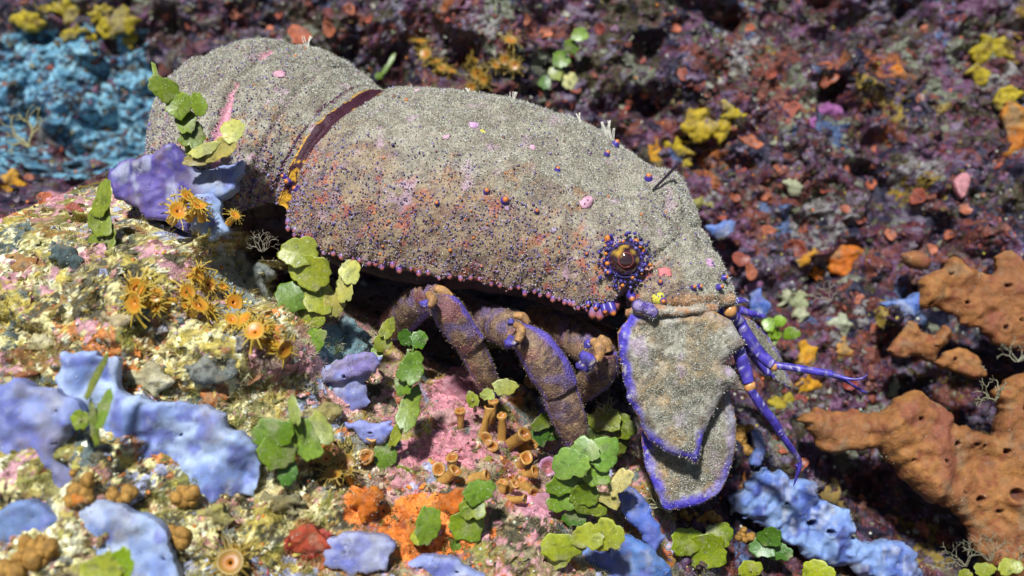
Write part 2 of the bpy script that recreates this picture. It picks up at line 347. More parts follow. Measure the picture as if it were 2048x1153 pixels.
def sheet(outline_px, zc, res=0.6, w=2.0, front=2.0, back=4.0, jag=0.6, seed=0, holes=(), rough=0.5, rsize=6, smooth=True, drape=None, tilt=(0, 0), fine=0.0, fsize=2.0):
    """a solid slab with rounded rim: outline in photo pixels at depth zc (mm); tilt = dz/dx, dz/dy; drape = offset above the smoothed reef instead"""
    o = np.asarray(outline_px, float)
    pz = zc
    P = unproj(o[:, 0], o[:, 1], pz)
    O = dense_outline(P[:, :2], 0.8, jag, seed, smooth); c0 = O.mean(0)
    x = np.arange(O[:, 0].min() - res * 2, O[:, 0].max() + res * 2, res); y = np.arange(O[:, 1].min() - res * 2, O[:, 1].max() + res * 2, res)
    X, Y = np.meshgrid(x, y); Q = np.stack([X.ravel(), Y.ravel()], -1); sd, cp = poly_sd(Q, O)
    ins = sd > 0; Q2 = np.where(ins[:, None], Q, cp); s = np.maximum(sd, 0)
    prof = np.sqrt(1 - (1 - np.clip(s / w, 0, 1)) ** 2)
    if drape is None: zb = zc + (Q2[:, 0] - c0[0]) * tilt[0] + (Q2[:, 1] - c0[1]) * tilt[1]
    else: zb = smooth_z(Q2[:, 0], Q2[:, 1]) + fbm(np.c_[Q2, Q2[:, :1] * 0], 26, 2, 3) * 4 + drape
    q3 = np.c_[Q2, zb]
    zf = zb + front * prof + fbm(q3, rsize, 3, seed) * rough * prof + (fbm(q3, fsize, 2, seed + 5) * fine * prof if fine else 0)
    hm = np.zeros(len(Q2))
    for (hx, hy, hr) in holes:
        h = unproj(hx, hy, zc)[:2]; d = np.hypot(Q2[:, 0] - h[0], (Q2[:, 1] - h[1]) * 1.25) / (hr * PXM * .8)
        hm = np.maximum(hm, 1 - sstep(0.55, 1.1, d)); zf = zf + 0.5 * np.exp(-((d - 1.35) / 0.3) ** 2)
    zf = zf - hm * min(3.5, front + back * 0.7)
    zk = zb - back * prof
    I = np.arange(len(Q)).reshape(X.shape); cells = np.stack([I[:-1, :-1], I[:-1, 1:], I[1:, 1:], I[1:, :-1]], -1).reshape(-1, 4)
    cells = cells[ins[cells].any(1)]
    used = np.unique(cells); rm = -np.ones(len(Q), int); rm[used] = np.arange(len(used)); cells = rm[cells]; n = len(used)
    V = np.concatenate([np.c_[Q2[used], zf[used]], np.c_[Q2[used], zk[used]]])
    return V, np.concatenate([cells, cells[:, ::-1] + n]), np.concatenate([s[used], s[used]]), np.concatenate([hm[used], hm[used] * 0])
def dust(V, nfront, parent, n, L=.6, wd=.16, pal=((.42,.36,.22),(.55,.50,.36),(.28,.22,.12),(.65,.62,.52),(.14,.11,.08)), patchy=.0, ctr=None):
    n1 = fbm(V[:nfront], 5, 3, 777); w_ = np.clip(n1 + patchy, 0.02, 1); k = rng.choice(nfront, n, p=w_ / w_.sum())
    d = np.array([0, .45, .8]) + rng.normal(0, .55, (n, 3)); c = np.array(pal)[rng.integers(0, len(pal), n)] * rng.uniform(.7, 1.2, (n, 1))
    L_ = L * rng.uniform(.4, 1.5, n); W_ = wd * rng.uniform(.7, 1.4, n)
    Vb, Fb, cb = scatter(*BLADE, V[k] + rng.normal(0, .2, (n, 3)) * (1, 1, .2), d, np.stack([W_, L_ * .6, L_], -1), rng.uniform(0, 6.3, n), c)
    return obj('silt_fuzz', Vb, Fb, M_TURF, parent, cb, smooth=False, kind='stuff')
#END_LIB
# ------------------------------------------------------------------ the slipper lobster
lob = thing('slipper_lobster', unproj(1000, 700, 10), 'large slipper lobster, tan and silt-furred, with blue-edged flat antenna plates', 'lobster')
#        N (near margin px)   T (silhouette px)  z0   phi  k
ST = np.array([
 (316,345, 303,262, -22, 30, .85),(326,400, 316,175, -20, 30, .85),(356,425, 366,112, -18, 30, .85),(398,430, 440,84, -15, 30, .85),(436,430, 500,72, -13, 30, .85),(480,428, 568,80, -11, 30, .85),
 (506,432, 622,96, -9, 30, .85),(528,430, 668,119, -8, 30, .85),(552,428, 708,143, -7, 30, .87),(574,428, 742,158, -5, 30, .88),
 (600,455, 790,155, -6, 30, .85),(640,492, 862,157, -5, 30, .85),(740,530, 945,168, -4, 30, .85),(830,550, 1030,186, -3, 30, .85),(940,570, 1130,215, -2, 30, .85),(1050,592, 1225,268, 0, 30, .85),
 (1130,610, 1290,313, 3, 31, .82),(1185,628, 1345,332, 8, 33, .8),(1224,636, 1383,392, 14, 35, .78),(1246,606, 1406,440, 19, 37, .75),(1262,596, 1434,480, 22, 38, .75),(1266,610, 1468,530, 22, 38, .75),(1275,628, 1490,582, 22, 38, .75),(1300,640, 1488,612, 22, 38, .75)], float)
NS, NT = 460, 170
SS, uu = spline(ST, NS)
Nn_ = unproj(SS[:, 0], SS[:, 1], SS[:, 4] + 25)[:, :2]; Tt_ = unproj(SS[:, 2], SS[:, 3], SS[:, 4] + 12)[:, :2]
D = np.linalg.norm(Tt_ - Nn_, axis=1); e = (Tt_ - Nn_) / D[:, None]; ph = np.radians(SS[:, 5]); kk = SS[:, 6]
a_ = D / (np.sin(ph) + np.sqrt(np.sin(ph) ** 2 + (kk * np.cos(ph)) ** 2)); h_ = a_ * kk
# segment grooves of the tail and the deep groove behind the carapace (station numbers)
GRV = [(2.35, .16, .045), (4.6, .2, .05), (6.9, .13, .03), (8.45, .1, .02), (9.45, .25, .03), (18.9, .16, .05), (20.0, .25, .04)]
g = np.ones(NS)
for (u0, wd, dp) in GRV: g -= dp * np.exp(-((uu - u0) / wd) ** 2)
for (u1, u2, am) in [(2.35, 4.6, .025), (4.6, 8.2, .03)]:
    t = np.clip((uu - u1) / (u2 - u1), 0, 1); g += am * np.sin(np.pi * t)
Cn = Nn_ + e * (a_ * np.sin(ph))[:, None]
tt = np.concatenate([np.linspace(0, np.pi, 126)[:-1], np.linspace(np.pi, 2 * np.pi, NT - 125 + 1)[:-1]])
ct = np.cos(tt); stn = np.sin(tt); top = tt <= np.pi
cu = np.where(top, np.sign(ct) * np.abs(ct) ** 0.92, np.sign(ct) * np.abs(ct) ** 0.8 * 0.96); su = np.where(top, np.abs(stn) ** 0.95, -0.30 * np.abs(stn) ** 0.7)
lat = (a_ * g)[:, None] * cu[None]; up = (h_ * g)[:, None] * su[None]
sp, cp_ = np.sin(ph)[:, None], np.cos(ph)[:, None]
nrm2 = -lat * sp + up * cp_; zz = lat * cp_ + up * sp
axis = np.stack([e[:, 1], -e[:, 0]], -1)
sh = -math.tan(R(11)) * (zz - 0.45 * (a_ * np.cos(ph))[:, None])
BV = np.concatenate([Cn[:, None] + e[:, None] * nrm2[..., None] + axis[:, None] * sh[..., None], (SS[:, 4][:, None] + zz)[..., None]], -1)
U2 = np.repeat(uu[:, None], NT, 1); T2 = np.repeat(tt[None], NS, 0)
def grid_normals(V):
    du = np.gradient(V, axis=0); dv = np.roll(V, -1, 1) - np.roll(V, 1, 1); n = np.cross(du, dv); n /= np.linalg.norm(n, axis=2, keepdims=True) + 1e-12
    return n
BN = grid_normals(BV)
if (BN[NS // 2, 30] @ np.array([0, 0, 1])) < 0: BN = -BN
# relief: broad knobs of the carapace, fine pebbling, jagged margin
crp = sstep(9.5, 10.2, U2)
rel = fbm(BV, 22, 2, 301) * 2.0 + fbm(BV, 7, 3, 302) * 1.0 + fbm(BV, 2.2, 2, 303) * 0.45
# dorsal ridge line and lateral keel
rel += crp * 2.2 * np.exp(-((T2 - 1.62) / .13) ** 2) * sstep(11, 13, U2) * (0.6 + 0.4 * np.sin(U2 * 4.0)) + crp * 1.5 * np.exp(-((T2 - .95) / .12) ** 2) * sstep(10, 14, U2) * sstep(18.5, 16, U2)
edge = np.exp(-((np.minimum(T2, 2 * np.pi - T2)) / .07) ** 2)
rel += edge * np.maximum(np.sin(U2 * 17), -.2) * 0.9 * sstep(9.8, 10.4, U2) * sstep(19, 18, U2)
BV = BV + BN * rel[..., None]; BN = grid_normals(BV)
if (BN[NS // 2, 30] @ np.array([0, 0, 1])) < 0: BN = -BN
fv = BV.reshape(-1, 3); fn = BN.reshape(-1, 3); fu = U2.ravel(); ft = T2.ravel()
I = np.arange(NS * NT).reshape(NS, NT); J = np.roll(I, -1, 1)
BF = np.stack([I[:-1], J[:-1], J[1:], I[1:]], -1).reshape(-1, 4)
caps = np.concatenate([np.stack([J[0], I[0], np.full(NT, NS * NT)], -1), np.stack([I[-1], J[-1], np.full(NT, NS * NT + 1)], -1)])
BVc = np.concatenate([fv, [BV[0].mean(0)], [BV[-1].mean(0)]])
bpx, bpy_ = proj(fv)
def body_col(P, u, t):
    px, py = proj(P); n1 = fbm(P, 9, 3, 401); n2 = fbm(P, 3, 3, 402); n3 = fbm(P, 1.2, 2, 403)
    c = mix((.36, .33, .25), (.22, .19, .14), sstep(-.3, .4, n2))
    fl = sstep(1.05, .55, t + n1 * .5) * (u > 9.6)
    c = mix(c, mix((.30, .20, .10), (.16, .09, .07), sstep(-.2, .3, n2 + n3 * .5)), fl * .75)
    org = sstep(.12, .35, fbm(P, 6, 3, 404)) * sstep(1.25, .8, t); org = org * sstep(-.1, .25, n3 + n2); c = mix(c, (.42, .19, .06), org * .6)
    c = mix(c, (.50, .32, .42), sstep(.34, .5, fbm(P, 4, 3, 405)) * .6)
    c = mix(c, (.40, .07, .04), sstep(.25, .4, fbm(P, 2.4, 3, 407)) * sstep(.9, .5, t) * .7)
    # grooves: bare dark maroon shell with yellow flecks
    for (u0, wd, cc) in [(9.3, .42, (.045, .008, .018)), (8.35, .07, (.10, .02, .05)), (6.9, .05, (.3, .2, .2)), (4.6, .13, (.58, .26, .32)), (2.4, .12, (.40, .22, .26))]:
        m = (np.abs(u - u0 + n2 * .10) < wd) & (t < 2.6)
        if u0 == 4.6: m &= n1 + .25 * n2 > -.10
        if u0 == 9.3: cc2 = mix(cc, (.70, .38, .03), ((((t < .55) & (u > 9.05)) | (fbm(P, 3.0, 2, 410) > .5) | (u < 8.95)) & (fbm(P, 1.6, 2, 412) > -.1)).astype(float) * .85)
        else: cc2 = np.broadcast_to(cc, c.shape)
        c = np.where(m[..., None], cc2, c)
    # bare pink and orange skin around the antenna bases
    m = sstep(.10, .02, np.abs(u - 19.6 + n2 * .2)) * sstep(1.1, .6, t); c = mix(c, (.70, .28, .20), m * .8)
    m = sstep(21.9, 22.3, u + n2 * .3); c = mix(c, (.62, .33, .16), m)
    und = (t > np.pi) ; c = np.where(und[..., None], mix((.02, .012, .02), (.04, .025, .03), sstep(-.3, .3, n2)), c)  # underside painted near black to stand in for the shade there
    return c
bcol = body_col(fv, fu, ft); bcol = np.concatenate([bcol, [(.3, .15, .1)], [(.5, .3, .15)]])
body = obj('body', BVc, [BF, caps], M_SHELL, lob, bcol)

vis = (fn[:, 2] > -.35) & (ft < 2.7)
def surf(px, py, V=fv, ok=vis):
    d = np.hypot(bpx - px, bpy_ - py) + (~ok) * 1e3
    c = np.argsort(d)[:25]; k = c[np.argmax(fv[c, 2])]
    return k
# tubercles
ar = np.linalg.norm(np.cross(np.gradient(BV, axis=0), np.roll(BV, -1, 1) - BV), axis=2).ravel()
def sample(w, n):
    w = w / w.sum(); return rng.choice(len(w), n, p=w)
groove = (np.abs(fu - 9.3) < .46) | (np.abs(fu - 4.6) < .14)
pleur = np.exp(-(((bpx - 530) / 80) ** 2 + ((bpy_ - 390) / 60) ** 2))
wt = ar * vis * (ft < 2.4) * ~groove * (fu < 22) * (0.12 + 1.0 * sstep(1.15, .35, ft) + .35 * sstep(.0, .3, fbm(fv, 10, 2, 411)) + .5 * pleur)
k = sample(wt, 12000); jit = rng.normal(0, .25, (len(k), 3))
P = fv[k] + jit; S = rng.uniform(.15, .34, len(k)) * (1 + .45 * pleur[k])
big = rng.random(len(k)) < .03; S[big] *= 1.5
pal = np.array([(.05,.035,.25),(.08,.05,.33),(.03,.02,.12),(.20,.17,.42),(.10,.04,.16),(.30,.27,.50),(.06,.05,.20),(.25,.2,.35)])
cc = pal[rng.integers(0, len(pal), len(k))] * rng.uniform(.5, 1.1, (len(k), 1)); cc = mix(cc, np.array((.26, .22, .17)), rng.uniform(0, .6, len(k))); cT = np.repeat(cc[:, None], 13, 1)
orr = rng.random(len(k)) < (.25 + .3 * (ft[k] < .5)); cT[orr, 0:6] = (.5, .17, .03); tip = rng.random(len(k)) < .16; cT[tip, 12] = (.6, .2, .03); cT[tip & big, 6:13] = (.55, .17, .03)
V, F, cl = scatter(*DOME, P - fn[k] * S[:, None] * .1, fn[k], np.stack([S, S, S * rng.uniform(.8, 1.4, len(k))], -1), rng.uniform(0, 6, len(k)), cT)
tubs = obj('tubercles', V, F, M_TUB, body, cl, kind='stuff')
# margin row of orange-tipped spines
ku = np.arange(10.15, 18.75, .17); km = [np.argmin(np.abs(fu - q) * 10 + np.minimum(ft, 2 * np.pi - ft)) for q in ku]
km = np.array(km); S = np.full(len(km), .75) * rng.uniform(.7, 1.3, len(km)); S[ku > 17.4] *= 1.7
dirn = fn[km] * .5 + np.array([.25, -.8, .35]); cT = np.repeat(pal[[0, 1, 3]][rng.integers(0, 3, len(km))][:, None], 13, 1); cT[:, 6:] = (.55, .17, .03); cT[:, 6:12] = cT[:, 6:12] * .6 + np.array((.1, .05, .3)) * .4
V, F, cl = scatter(*DOME, fv[km], dirn, np.stack([S, S, S * 1.5], -1), rng.uniform(0, 6, len(km)), cT)
obj('margin_spines', V, F, M_TUB, body, cl, kind='stuff')
# silt and turf fuzz on the shell
def turf(name, P, Nr, parent, length, width, cols, lean=.55, kind='stuff'):
    n = len(P); d = Nr + rng.normal(0, lean, (n, 3)); L = length * rng.uniform(.5, 1.4, n)
    wd = width * rng.uniform(.7, 1.3, n)
    V, F, cl = scatter(*BLADE, P, d, np.stack([wd, L * .6, L], -1), rng.uniform(0, 6.3, n), cols)
    return obj(name, V, F, M_TURF, parent, cl, smooth=False, kind=kind)
def tpal(n, P, pal, w):
    c = np.array(pal)[rng.choice(len(pal), n, p=np.array(w) / np.sum(w))]; return c * (0.85 + .3 * rng.random((n, 1)))
SILT = [(.53,.53,.42),(.42,.41,.32),(.70,.69,.60),(.24,.21,.15),(.88,.88,.84),(.08,.065,.06)]
wt = ar * vis * ~(np.abs(fu - 9.3 + fbm(fv, 3, 2, 413) * .1) < .40) * (.22 + .78 * sstep(.35, 1.25, ft + fbm(fv, 9, 3, 420) * .6)) * np.where((np.abs(fu - 4.6) < .14) & (fbm(fv, 9, 3, 401) > -.1), .15, 1) * np.where(pleur > .5, .4, 1)
k = sample(wt, 270000)
k = np.minimum(k, NS * NT - NT - 2); nxt = np.where((k + 1) % NT == 0, k, k + 1)
cell = (fv[k + NT] - fv[k]) * rng.uniform(0, 1, (len(k), 1)) + (fv[nxt] - fv[k]) * rng.uniform(0, 1, (len(k), 1))
turf('silt_fuzz', fv[k] + cell + rng.normal(0, .08, (len(k), 3)), fn[k], body, .36, .21, tpal(len(k), fv[k], SILT, [5, 4, 2.6, 3, 1.0, 2.6]), .75)
k = sample(wt * np.clip(fbm(fv, 5, 3, 431) * 2.2, .01, 1) * (ft > .5), 26000); turf('silt_clumps', fv[k] + rng.normal(0, .25, (len(k), 3)), fn[k], body, .6, .19, tpal(len(k), fv[k], SILT, [4, 4, 2.5, 2, .8, 1]), .7)
# longer pale hairs and sprigs standing along the back
k = sample(ar * vis * (fn[:, 2] < .3) * ~groove, 2600)
turf('pale_hairs', fv[k], fn[k], body, 1.1, .12, tpal(len(k), fv[k], SILT, [3, 2, 4, 1, 3, 0]), .35)
# shell patches of pink crust: small raised scabs
for (x, y, r, c) in [(1180,398,14,(.62,.34,.42)),(955,245,11,(.55,.33,.50)),(890,262,9,(.6,.38,.45)),(560,140,13,(.6,.3,.36)),(1025,405,6,(.42,.28,.38)),(1330,540,13,(.65,.2,.2)),(1100,470,7,(.42,.33,.42)),(835,180,9,(.6,.35,.45)),(1060,285,7,(.6,.35,.45)),(1420,520,9,(.5,.3,.45)),(1310,598,14,(.55,.5,.06)),(965,255,5,(.6,.55,.1))]:
    kx = surf(x, y); n = fn[kx:kx + 1]
    TV = ICO2[0] * (1 + .8 * fbm(ICO2[0] * 3 + x, 1.5, 3, 5)[:, None])
    V, F, cl = scatter(TV, ICO2[1], fv[kx:kx + 1], n, np.array([[r, r * .8, 2.6]]) * PXM, np.array([x * .1]), np.array([c])); V = V + rng.normal(0, .12, V.shape)
    obj('pink_scab' if c[0] > c[1] * 1.2 else 'green_scab', V, F, M_SPONGE, body, cl)
# eye and orbit
ke = surf(1250, 521); pe = unproj(1250, 521, fv[ke, 2] + .6); ne = fn[ke] * .35 + np.array([-.05, .0, .9]); ne /= np.linalg.norm(ne)
TV = ICO3[0]; sgn = TV @ ne; tq = frames(ne[None], np.zeros(1)); ex = TV @ tq[0][0]; ey = TV @ tq[1][0]
iy = TV[:, 1]
ec = np.tile(np.array([.035, .010, .012]), (len(TV), 1)); nn = fbm(TV, .5, 2, 8)
ec[(iy > .30) & (nn > -.15)] = (.45, .27, .03); ec[(TV[:, 0] > .55) & (nn > .05)] = (.4, .25, .05)
Rim = 4.3
eye = obj('eye', pe + TV * Rim * np.array([1, 1, .9]), ICO3[1], M_EYE, lob, ec)
an = np.arange(40) * 2 * np.pi / 40
def ring(cen, n, r0, r1, lift0, lift1, name, colr, m, parent, depth=.25):
    t_, b_, n_ = [q[0] for q in frames(n[None], np.zeros(1))]
    rows = []
    for (r, l) in [(r0, lift0 - depth), (r0, lift0), ((r0 + r1) / 2, (lift0 + lift1) / 2 + depth * .6), (r1, lift1), (r1, lift1 - depth)]:
        rows.append(cen + r * (np.cos(an)[:, None] * t_ + np.sin(an)[:, None] * b_) + n_ * l)
    V = np.concatenate(rows); i = np.arange(5 * 40).reshape(5, 40); j = np.roll(i, -1, 1); F = np.stack([i[:-1], j[:-1], j[1:], i[1:]], -1).reshape(-1, 4)
    return obj(name, V, F, m, parent, np.tile(colr, (len(V), 1)))
zf_ = Rim * .9
ring(pe, ne, 1.85, 2.08, zf_ * .93, zf_ * .89, 'reflection_ring', (.28, .06, .05), M_EYE, eye, .05)  # pink reflection on the eye, modelled as a coloured ring
ring(pe, ne, 3.95, 5.0, .5, .5, 'orbit_rim', (.035, .022, .10), M_SHELL, lob, 1.4)
th = np.linspace(0, 2 * np.pi, 46)[:-1]; rows = [(4.6, .9, .45), (5.2, .9, .55), (5.8, .7, .55), (6.6, .3, .45), (7.4, .1, .4)]
t_, b_, n_ = [q[0] for q in frames(ne[None], np.zeros(1))]
PP = []; SSz = []
for (r, l, s) in rows:
    for q in th[::2] + r + rng.normal(0, .25, len(th[::2])): PP.append(pe + r * (math.cos(q) * t_ + math.sin(q) * b_) * rng.uniform(.92, 1.12) + n_ * (l + rng.uniform(-.3, .3))); SSz.append(s * rng.uniform(.45, 1.35))
PP = np.array(PP); SSz = np.array(SSz); cT = np.repeat((pal[[0, 1, 1, 2, 6, 3]][rng.integers(0, 6, len(PP))] * rng.uniform(.4, 1.0, (len(PP), 1)))[:, None], 13, 1)
m = rng.random(len(PP)) < .12; cT[m, 6:] = (.6, .2, .02)
V, F, cl = scatter(*DOME, PP, np.tile(ne, (len(PP), 1)) + rng.normal(0, .25, (len(PP), 3)), np.stack([SSz, SSz, SSz * 1.3], -1), rng.uniform(0, 6, len(PP)), cT)
obj('orbit_tubercles', V, F, M_TUB, lob, cl, kind='stuff')
# bigger spines: over the eye, on the ridge, at the front corner
def spine(px, py, r, ln, d, parent=body, c0=(.06, .04, .28), c1=(.6, .19, .03)):
    kx = surf(px, py); q = np.arange(10) * 2 * np.pi / 10
    prof = [(1.15, -.3), (1, .25), (.8, .6), (.55, .85), (.25, .98)]
    V = np.concatenate([np.stack([a * np.cos(q), a * np.sin(q), b + 0 * q], -1) for a, b in prof] + [[[0, 0, 1.02]]])
    i = np.arange(50).reshape(5, 10); j = np.roll(i, -1, 1); F = np.stack([i[:-1], j[:-1], j[1:], i[1:]], -1).reshape(-1, 4)
    F = np.concatenate([np.stack([F[:, 0], F[:, 1], F[:, 2]], -1), np.stack([F[:, 0], F[:, 2], F[:, 3]], -1), np.stack([i[-1], j[-1], np.full(10, 50)], -1)])
    cl = np.tile(c0, (51, 1)); cl[30:] = c1
    n = fn[kx] + np.array(d); V2, F2, c2 = scatter(V, F, fv[kx:kx + 1], n[None], np.array([[r, r, ln]]) * PXM, np.zeros(1), cl[None])
    obj('spine', V2, F2, M_TUB, parent, c2)
for a in [(1212,474,9,14,(-.3,.3,.3)),(1262,480,8,13,(.2,.5,.2)),(1286,505,8,12,(.6,.2,.2)),(1163,505,4,7,(0,0,.4)),(1232,290,8,14,(.1,.6,.2)),(1218,305,6,10,(0,.4,.2)),(1295,352,8,13,(0,.4,.3)),(1025,398,8,12,(0,.3,.3)),
          (1224,628,9,20,(.3,-1.2,.3)),(1207,624,7,13,(.0,-1.2,.3)),(1190,619,6,11,(-.1,-1.2,.3)),(1176,616,5,9,(-.1,-1.2,.3)),(1258,590,8,16,(.5,-.8,.3)),(985,372,6,9,(0,.2,.3)),(1075,412,5,8,(0,.2,.3)),(880,395,5,8,(0,.2,.3)),(1115,330,6,9,(0,.3,.3)),(570,362,7,10,(0,.2,.5)),(585,375,6,9,(0,.2,.5)),(560,355,5,8,(0,.2,.5)),
          (1320,560,5,9,(0,.2,.5)),(1325,606,6,10,(0,.1,.5)),(1448,556,6,11,(.5,.3,.2)),(1440,575,6,11,(.5,.2,.3)),(1390,570,5,9,(.1,.2,.5)),(1405,572,5,9,(.1,.2,.5)),(1285,615,7,12,(-.2,-.2,.5))]: spine(*a)

# antenna plates
BLUE = np.array((.085, .06, .46)); LAV = np.array((.34, .30, .58))
def plate_turf(V, F, s, parent, n, smin, L=.55):
    tri = F[:len(F) // 2]; A = V[tri]; c = A.mean(1); nr = np.cross(A[:, 1] - A[:, 0], A[:, 3] - A[:, 0]); arr = np.linalg.norm(nr, axis=1); nr /= arr[:, None] + 1e-12
    nr[nr[:, 2] < 0] *= -1; sc = s[tri].mean(1); w_ = arr * np.clip((sc - smin + fbm(c, 3, 2, 5) * 1.6) * .6, .05, 1) * np.clip(.75 + fbm(c, 5, 3, 6) * 1.6, .15, 1.2)
    k = rng.choice(len(tri), n, p=w_ / w_.sum()); turf('silt_fuzz', c[k] + rng.normal(0, .2, (n, 3)) * (1, 1, .3), nr[k], parent, L, .18, tpal(n, c[k], SILT, [5, 4, 2.4, 2, .8, 1]))
def plate(name, outl, zc, tilt, bw, n, front=1.4, back=1.2, seed=0, label=None, smooth=True, rough=.7, rim=None, w=2.2, gold=.4):
    V, F, s, hm = sheet(outl, zc, .4, w, front, back, .25, seed, rough=rough, rsize=11, smooth=smooth, tilt=tilt, fine=.7, fsize=2.2)
    n1 = fbm(V, 3, 3, seed + 3); n2 = fbm(V, 7, 3, seed + 4); n3 = fbm(V, 1.2, 2, seed + 8); px, py = proj(V)
    c = mix((.38, .36, .28), (.18, .15, .10), sstep(-.3, .4, n1 + .4 * n3)); c = mix(c, (.40, .25, .10), sstep(-.1, .35, n2) * gold); c = mix(c, (.12, .09, .07), sstep(.1, .4, n3) * .7)
    c = mix(c, (.46, .34, .46), sstep(.28, .45, fbm(V, 5, 3, seed + 6)) * .6)
    rm = 1.0 if rim is None else rim(px, py)
    b = sstep(bw, bw * .3, s + n1 * 1.3 + n3 * .8) * rm; c = mix(c, mix(mix(BLUE, LAV, sstep(.1, .5, n2) * .7), (.45, .42, .5), sstep(.25, .5, n3)), b)
    c = mix(c, (.42, .22, .05), (s < .3) & (vnoise(V, 1.6, 3) > .1)); c[len(V) // 2:] = (.10, .07, .16)
    o = obj(name, V, F, M_SHELL, lob, c)
    if label: o['label'] = label
    plate_turf(V, F, s, o, n, bw * .75, .36); return o, V, s
def serrate(pts, amp, pitch, lo, hi):
    """saw teeth along the outline between vertices lo..hi"""
    pts = np.asarray(pts, float); out = []
    for i in range(len(pts)):
        a, b = pts[i], pts[(i + 1) % len(pts)]; out.append(a)
        if lo <= i < hi:
            L = np.linalg.norm(b - a); m = int(L / pitch); nr = np.array([b[1] - a[1], a[0] - b[0]]) / L
            for q in range(1, m): f = q / m; out.append(a + (b - a) * f + nr * amp * (.9 if q % 2 else -.4) * random.uniform(.6, 1.2))
    return np.array(out)
o1 = serrate([(1262,630),(1300,622),(1360,622),(1425,622),(1462,642),(1490,690),(1462,712),(1448,728),(1470,742),(1488,782),(1455,778),(1440,800),(1422,835),(1408,868),(1402,900),(1396,930),(1372,916),(1340,908),(1308,890),(1290,866),(1276,834),(1266,812),(1258,806),(1248,760),(1238,706),(1236,665)], 2.6, 11, 15, 24)
o2 = [(1284,868),(1300,840),(1360,800),(1440,770),(1458,790),(1468,830),(1472,875),(1468,915),(1458,950),(1440,985),(1405,1010),(1370,1019),(1332,1020),(1318,995),(1300,955),(1288,920)]
plate('antenna_plate', o2, 33, (.04, .10), 4.0, 17000, seed=61, label='lowest flat plate with a broad violet-blue rim', rough=2.0, w=4, gold=.8, rim=lambda x, y: np.clip(sstep(880, 960, y) + sstep(1340, 1300, x), .25, 1))
plate('antenna_plate', o1, 40, (.03, .03), 3.2, 32000, seed=51, label='serrated furry plate hanging from the head', smooth=False, rough=3.0, front=3.0, w=4, gold=.6, rim=lambda x, y: np.clip(sstep(1300, 1270, x) + sstep(840, 890, y) * 1.2, .08, 1))
o3 = [(1462,632),(1500,640),(1530,668),(1556,702),(1574,738),(1592,780),(1570,772),(1535,748),(1505,715),(1480,680)]
plate('antenna_plate', o3, 0, (-.2, .2), .9, 6000, front=1.0, seed=71, label='far plate seen nearly edge on behind the blue antennule')
o4 = [(1225,640),(1250,650),(1262,700),(1240,690)]
# knobbly joint skin between head and plates
V, F, s, a = tube([(1255,628,38,8),(1290,622,42,10),(1340,622,43,9),(1390,620,42,9),(1430,618,38,8)], 40, 12, bumps=.8, seed=3); n1 = fbm(V, 2.5, 2, 4)
js = obj('joint_skin', V, F, M_SHELL, lob, mix((.45, .22, .10), (.40, .36, .28), sstep(-.2, .2, n1))); dust(V, len(V), js, 1500, .5, .15, SILT, .2)
V, F, s, a = tube([(1270,612,42,9),(1284,614,44,12),(1300,620,45,12),(1312,628,45,9)], 20, 12, bumps=1.0, seed=5); jk = obj('joint_knob', V, F, M_SHELL, lob, mix((.08, .05, .25), (.35, .28, .5), sstep(-.2, .3, fbm(V, 1.5, 2, 4))))

dust(V, len(V), jk, 500, .45, .14, SILT, .1)
# antennules: stout blue stalks with thin forked whips
def blue_tube(name, path, parent, n=24, k=10, speck=True):
    V, F, s, a = tube(path, n, k, bumps=.12, seed=9); c = mix((.085, .06, .44), (.04, .028, .22), sstep(-.2, .4, fbm(V, 2, 2, 8))); c = mix(c, (.28, .24, .36), sstep(.2, .5, fbm(V, 1.3, 2, 9)) * .6)
    if speck: c = mix(c, (.6, .55, .75), ((vnoise(V, .55, 6) > .62) & (np.abs(np.sin(a)) < .75)).astype(float) * .8)
    o = obj(name, V, F, M_TUB, parent, c)
    if speck: dust(V, len(V), o, 160, .3, .10, SILT, .0)
    return o
def orange_joint(x, y, z, r, parent):
    V, F, cl = scatter(ICO2[0] * (1 + .2 * fbm(ICO2[0], .8, 2, 3)[:, None]), ICO2[1], unproj(x, y, z)[None], np.array([[0, 0, 1.0]]), np.array([[r, r, r]]) * PXM, np.zeros(1), np.array([(.62, .30, .10)])); obj('joint', V, F, M_BARE, parent, cl)
A1 = blue_tube('antennule', [(1425,608,30,13),(1455,626,28,14),(1478,645,24,13)], lob)
blue_tube('stalk', [(1478,640,24,11),(1494,672,24,12),(1520,708,25,12),(1546,732,26,10)], A1, 36)
blue_tube('stalk', [(1470,648,18,11),(1488,682,16,11),(1515,722,15,9),(1538,748,14,7)], A1)
blue_tube('spur', [(1462,603,26,7),(1482,601,25,6),(1497,603,24,3)], A1)
blue_tube('spur', [(1480,620,26,7),(1505,628,25,6),(1530,634,24,3)], A1)
orange_joint(1460, 622, 30, 13, A1); orange_joint(1548, 733, 26, 9, A1)
blue_tube('stalk', [(1548,731,26,7),(1600,738,27,7.5),(1665,749,28,7)], A1, 30)
blue_tube('whip', [(1662,748,28,5),(1690,757,29,3.6),(1715,759,30,2.6),(1730,754,30,1.6),(1735,748,30,.8)], A1, speck=False)
blue_tube('whip', [(1662,750,28,5),(1690,762,27,3.4),(1712,775,26,2.6),(1728,784,26,1.8),(1736,785,26,.8)], A1, speck=False)
A2 = blue_tube('antennule', [(1466,682,36,10),(1478,705,37,12),(1488,735,37,13),(1497,766,37,11)], lob)
orange_joint(1500, 773, 37, 11, A2)
blue_tube('stalk', [(1500,778,37,8),(1525,815,35,9),(1550,848,33,8.5),(1562,868,32,7.5)], A2, 30)
blue_tube('stalk', [(1560,864,32,7.5),(1576,888,30,6.5),(1590,908,28,5.5)], A2, speck=False)
